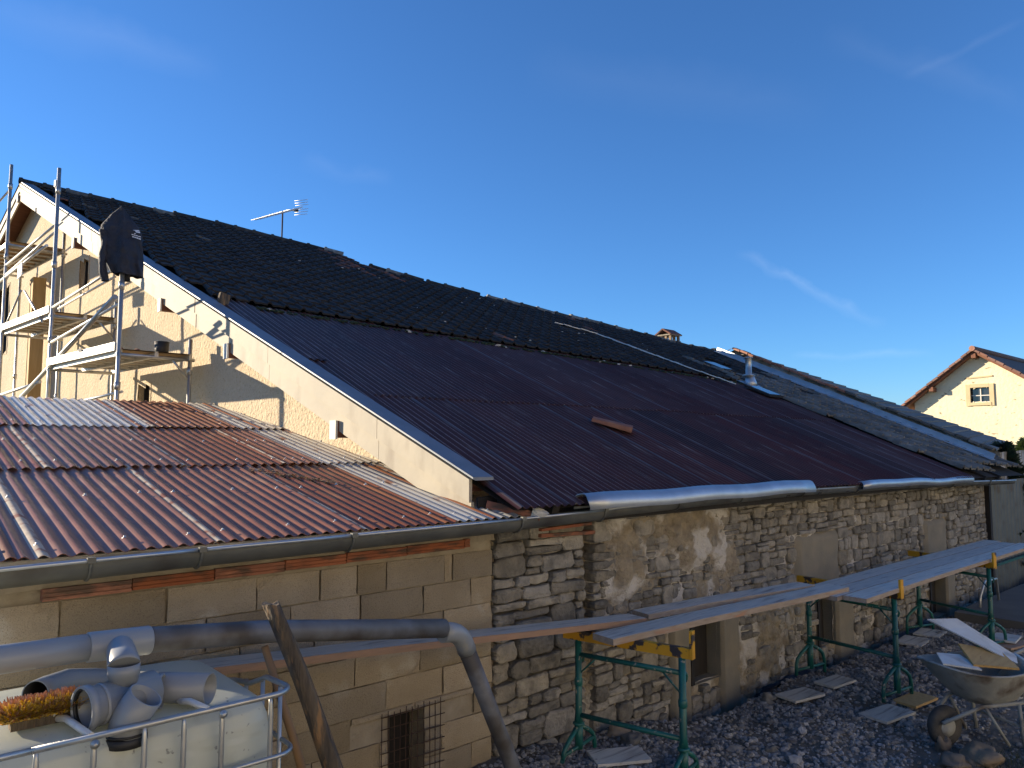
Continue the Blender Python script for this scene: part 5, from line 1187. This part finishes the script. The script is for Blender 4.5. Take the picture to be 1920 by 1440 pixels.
# dimpled membrane lying along the foot of the wall
def membrane(x0, x1, lab):
    mb = MB(); nu = int((x1-x0)/.012); nv = 26
    def f(a, b):
        x = x0+(x1-x0)*a; k = sstep(0, .3, a)*sstep(1, .75, a); y = 4.325-.22*b; z = gz(x, y)+.018+.10*(1-b)*k-.05*(1-k)+.015*math.sin(a*9)*b
        return (x, y, z+.006*(math.sin(x*2*math.pi/.05)*math.sin(b*.42*2*math.pi/.05) > .35))
    mb.grid(f, nu, nv); return solo('dimple_membrane', mb, ['membrane'], ((x0+x1)/2, 4.2, -2.5), lab, 'membrane')
membrane(6.8, 8.7, 'black dimpled damp-proof sheet at the wall foot near the middle trestle'); membrane(10.2, 12.6, 'black dimpled damp-proof sheet at the wall foot near the far trestle')
mb = MB(); mb.box((13.3, 3.05, -2.44), (3.2, 1.7, .24)); solo('concrete_slab', mb, ['concrete'], (13.3, 3.05, -2.56), 'dark low concrete slab on the ground in front of the corrugated fence', 'slab')
mb = MB(); mb.box((14.6, 3.0, -2.24), (1.0, .16, .05), Matrix.Rotation(.3, 3, 'Z')); solo('scrap_board', mb, ['plank'], (14.6, 3, -2.27), 'grey scrap board lying on the concrete slab by the fence', 'board')
# ================================================================== CORRUGATED FENCE, small tube frame, bushes
fe = thing('corrugated_fence', (16.5, 4.2, -2.5), 'dark grey corrugated metal fence with a timber post at the end of the stone wall', 'fence')
for k in range(5):
    mb = sheet_mb(4, 2.05, .030, rows=1); o = put('corrugated_sheet', mb.mesh('corrugated_sheet', ['fence']), fe)
    M = Matrix(((2.6, 0, 0), (0, 0, -1), (0, 1, 0))).to_4x4(); M.translation = Vector((14.86+k*.775, 4.36+.006*(k % 2), -2.68))-Vector(fe.location); o.matrix_local = M
mb = MB(); mb.box((14.79, 4.325, -1.62), (.10, .10, 2.0)); part('fence_post', mb, ['darkwood'], fe)
mb = MB(); mb.beam((14.9, 4.27, -2.05), (18.4, 4.27, -2.05), .04, .04); part('fence_rail', mb, ['green'], fe)
fp = [onY(1838, 1118, 3.75), onY(1846, 1090, 3.75), onY(1868, 1085, 3.75), onY(1873, 1125, 3.75), onY(1882, 1138, 3.75), onY(1902, 1143, 3.75)]
mb = MB(); fl0 = onY(1838, 1150, 3.75); mb.tube([fl0]+fp, .018, 8); solo('tube_frame', mb, ['galv'], tuple(fl0), 'bent grey steel tube frame standing behind the farthest trestle', 'frame')
def conifer(name, base, h, r, n, mat, label, seed, ln=.16):
    q = random.Random(seed); t = thing(name, base, label, 'bush'); B = Vector(base)
    mb = MB(); mb.tube([B, B+Vector((.03, .02, h*.5)), B+Vector((0, .05, h*.92))], [.06, .04, .012], 8); part('trunk', mb, ['bark'], t); mb = MB()
    for i in range(n):
        zt_ = q.random()**.8; a = q.uniform(0, 6.28); lobe = 1+.35*math.sin(a*3+zt_*7+seed)+.25*math.sin(a*5-zt_*11); rr = r*(1-zt_**1.6)*lobe*q.uniform(.45, 1.05)+.04
        p = B+Vector((math.cos(a)*rr, math.sin(a)*rr, h*(.05+.93*zt_))); d = Vector((math.cos(a), math.sin(a), q.uniform(.1, 1.1))).normalized()
        s_ = Vector((-d.y, d.x, q.uniform(-.4, .4))).normalized(); L = ln*q.uniform(.6, 1.3)
        for k in (-1, 0, 1):
            dd = (d+s_*k*.55).normalized(); w_ = dd.cross(s_+Vector((.01, .02, .3))).normalized()*L*.13; mb.quad([p, p+dd*L*.5+w_, p+dd*L, p+dd*L*.5-w_])
    part('crown', mb, [mat], t); return t
lb = onX(1908, 890, 29.0); conifer('conifer_bush', (lb.x, lb.y-.35, -2.45), 2.62, 1.25, 2600, 'leafy', 'sunlit yellow-green conifer bush beyond the neighbouring roof at the right edge', 5, .22)
conifer('conifer_bush', (17.3, 4.75, -2.45), 2.50, .62, 1800, 'leafdark', 'dark shaded conifer bush beside the corrugated fence at the right edge', 9, .16)
# ================================================================== ADDED BOUNCE BUILDING (unseen behind the photographer, in full sun: its cream front throws warm light back on the shaded walls)
yh = thing('bounce_building', (4, -16, -2.45), 'long cream farm building added unseen behind the photographer to bounce sun onto the walls', 'house')
YF = -12.0; YX0, YX1, YT = -16.0, 24.0, 5.0
YW = [(x, x+1.1, z, z+1.5) for x in (-13, -8, -3, 2, 7, 12, 17, 21) for z in (-1.3, 2.0)]
mb = MB(); mb.grid(lambda a, b: (YX0+(YX1-YX0)*a, YF, -2.45+(YT+2.45)*b), 160, 30, skip=lambda a, b: in_rects(YX0+(YX1-YX0)*a, -2.45+(YT+2.45)*b, YW), flip=True)
for x in (YX0, YX1): mb.quad([(x, YF, -2.45), (x, YF-9, -2.45), (x, YF-9, YT), (x, YF-4.5, YT+3.2), (x, YF, YT)])
mb.quad([(YX0, YF-9, -2.45), (YX1, YF-9, -2.45), (YX1, YF-9, YT), (YX0, YF-9, YT)]); part('house_wall', mb, ['bounce_wall'], yh)
mb = MB(); mb.beam((YX0-.4, YF+.2, YT-.1), (YX1+.4, YF+.2, YT-.1), .1, .1); 
for s_, yy in ((1, YF+.5), (-1, YF-9.5)): mb.quad([(YX0-.5, yy, YT-.25), (YX1+.5, yy, YT-.25), (YX1+.5, YF-4.5, YT+3.4), (YX0-.5, YF-4.5, YT+3.4)])
part('roof', mb, ['tile_orange'], yh)
for (a, b, c, d) in YW: mb = MB(); mb.box(((a+b)/2, YF-.15, (c+d)/2), (b-a+.2, .06, d-c+.2), m=0); mb.box(((a+b)/2, YF-.1, (c+d)/2), (.06, .06, d-c), m=1); part('window', mb, ['glass', 'frame'], yh)
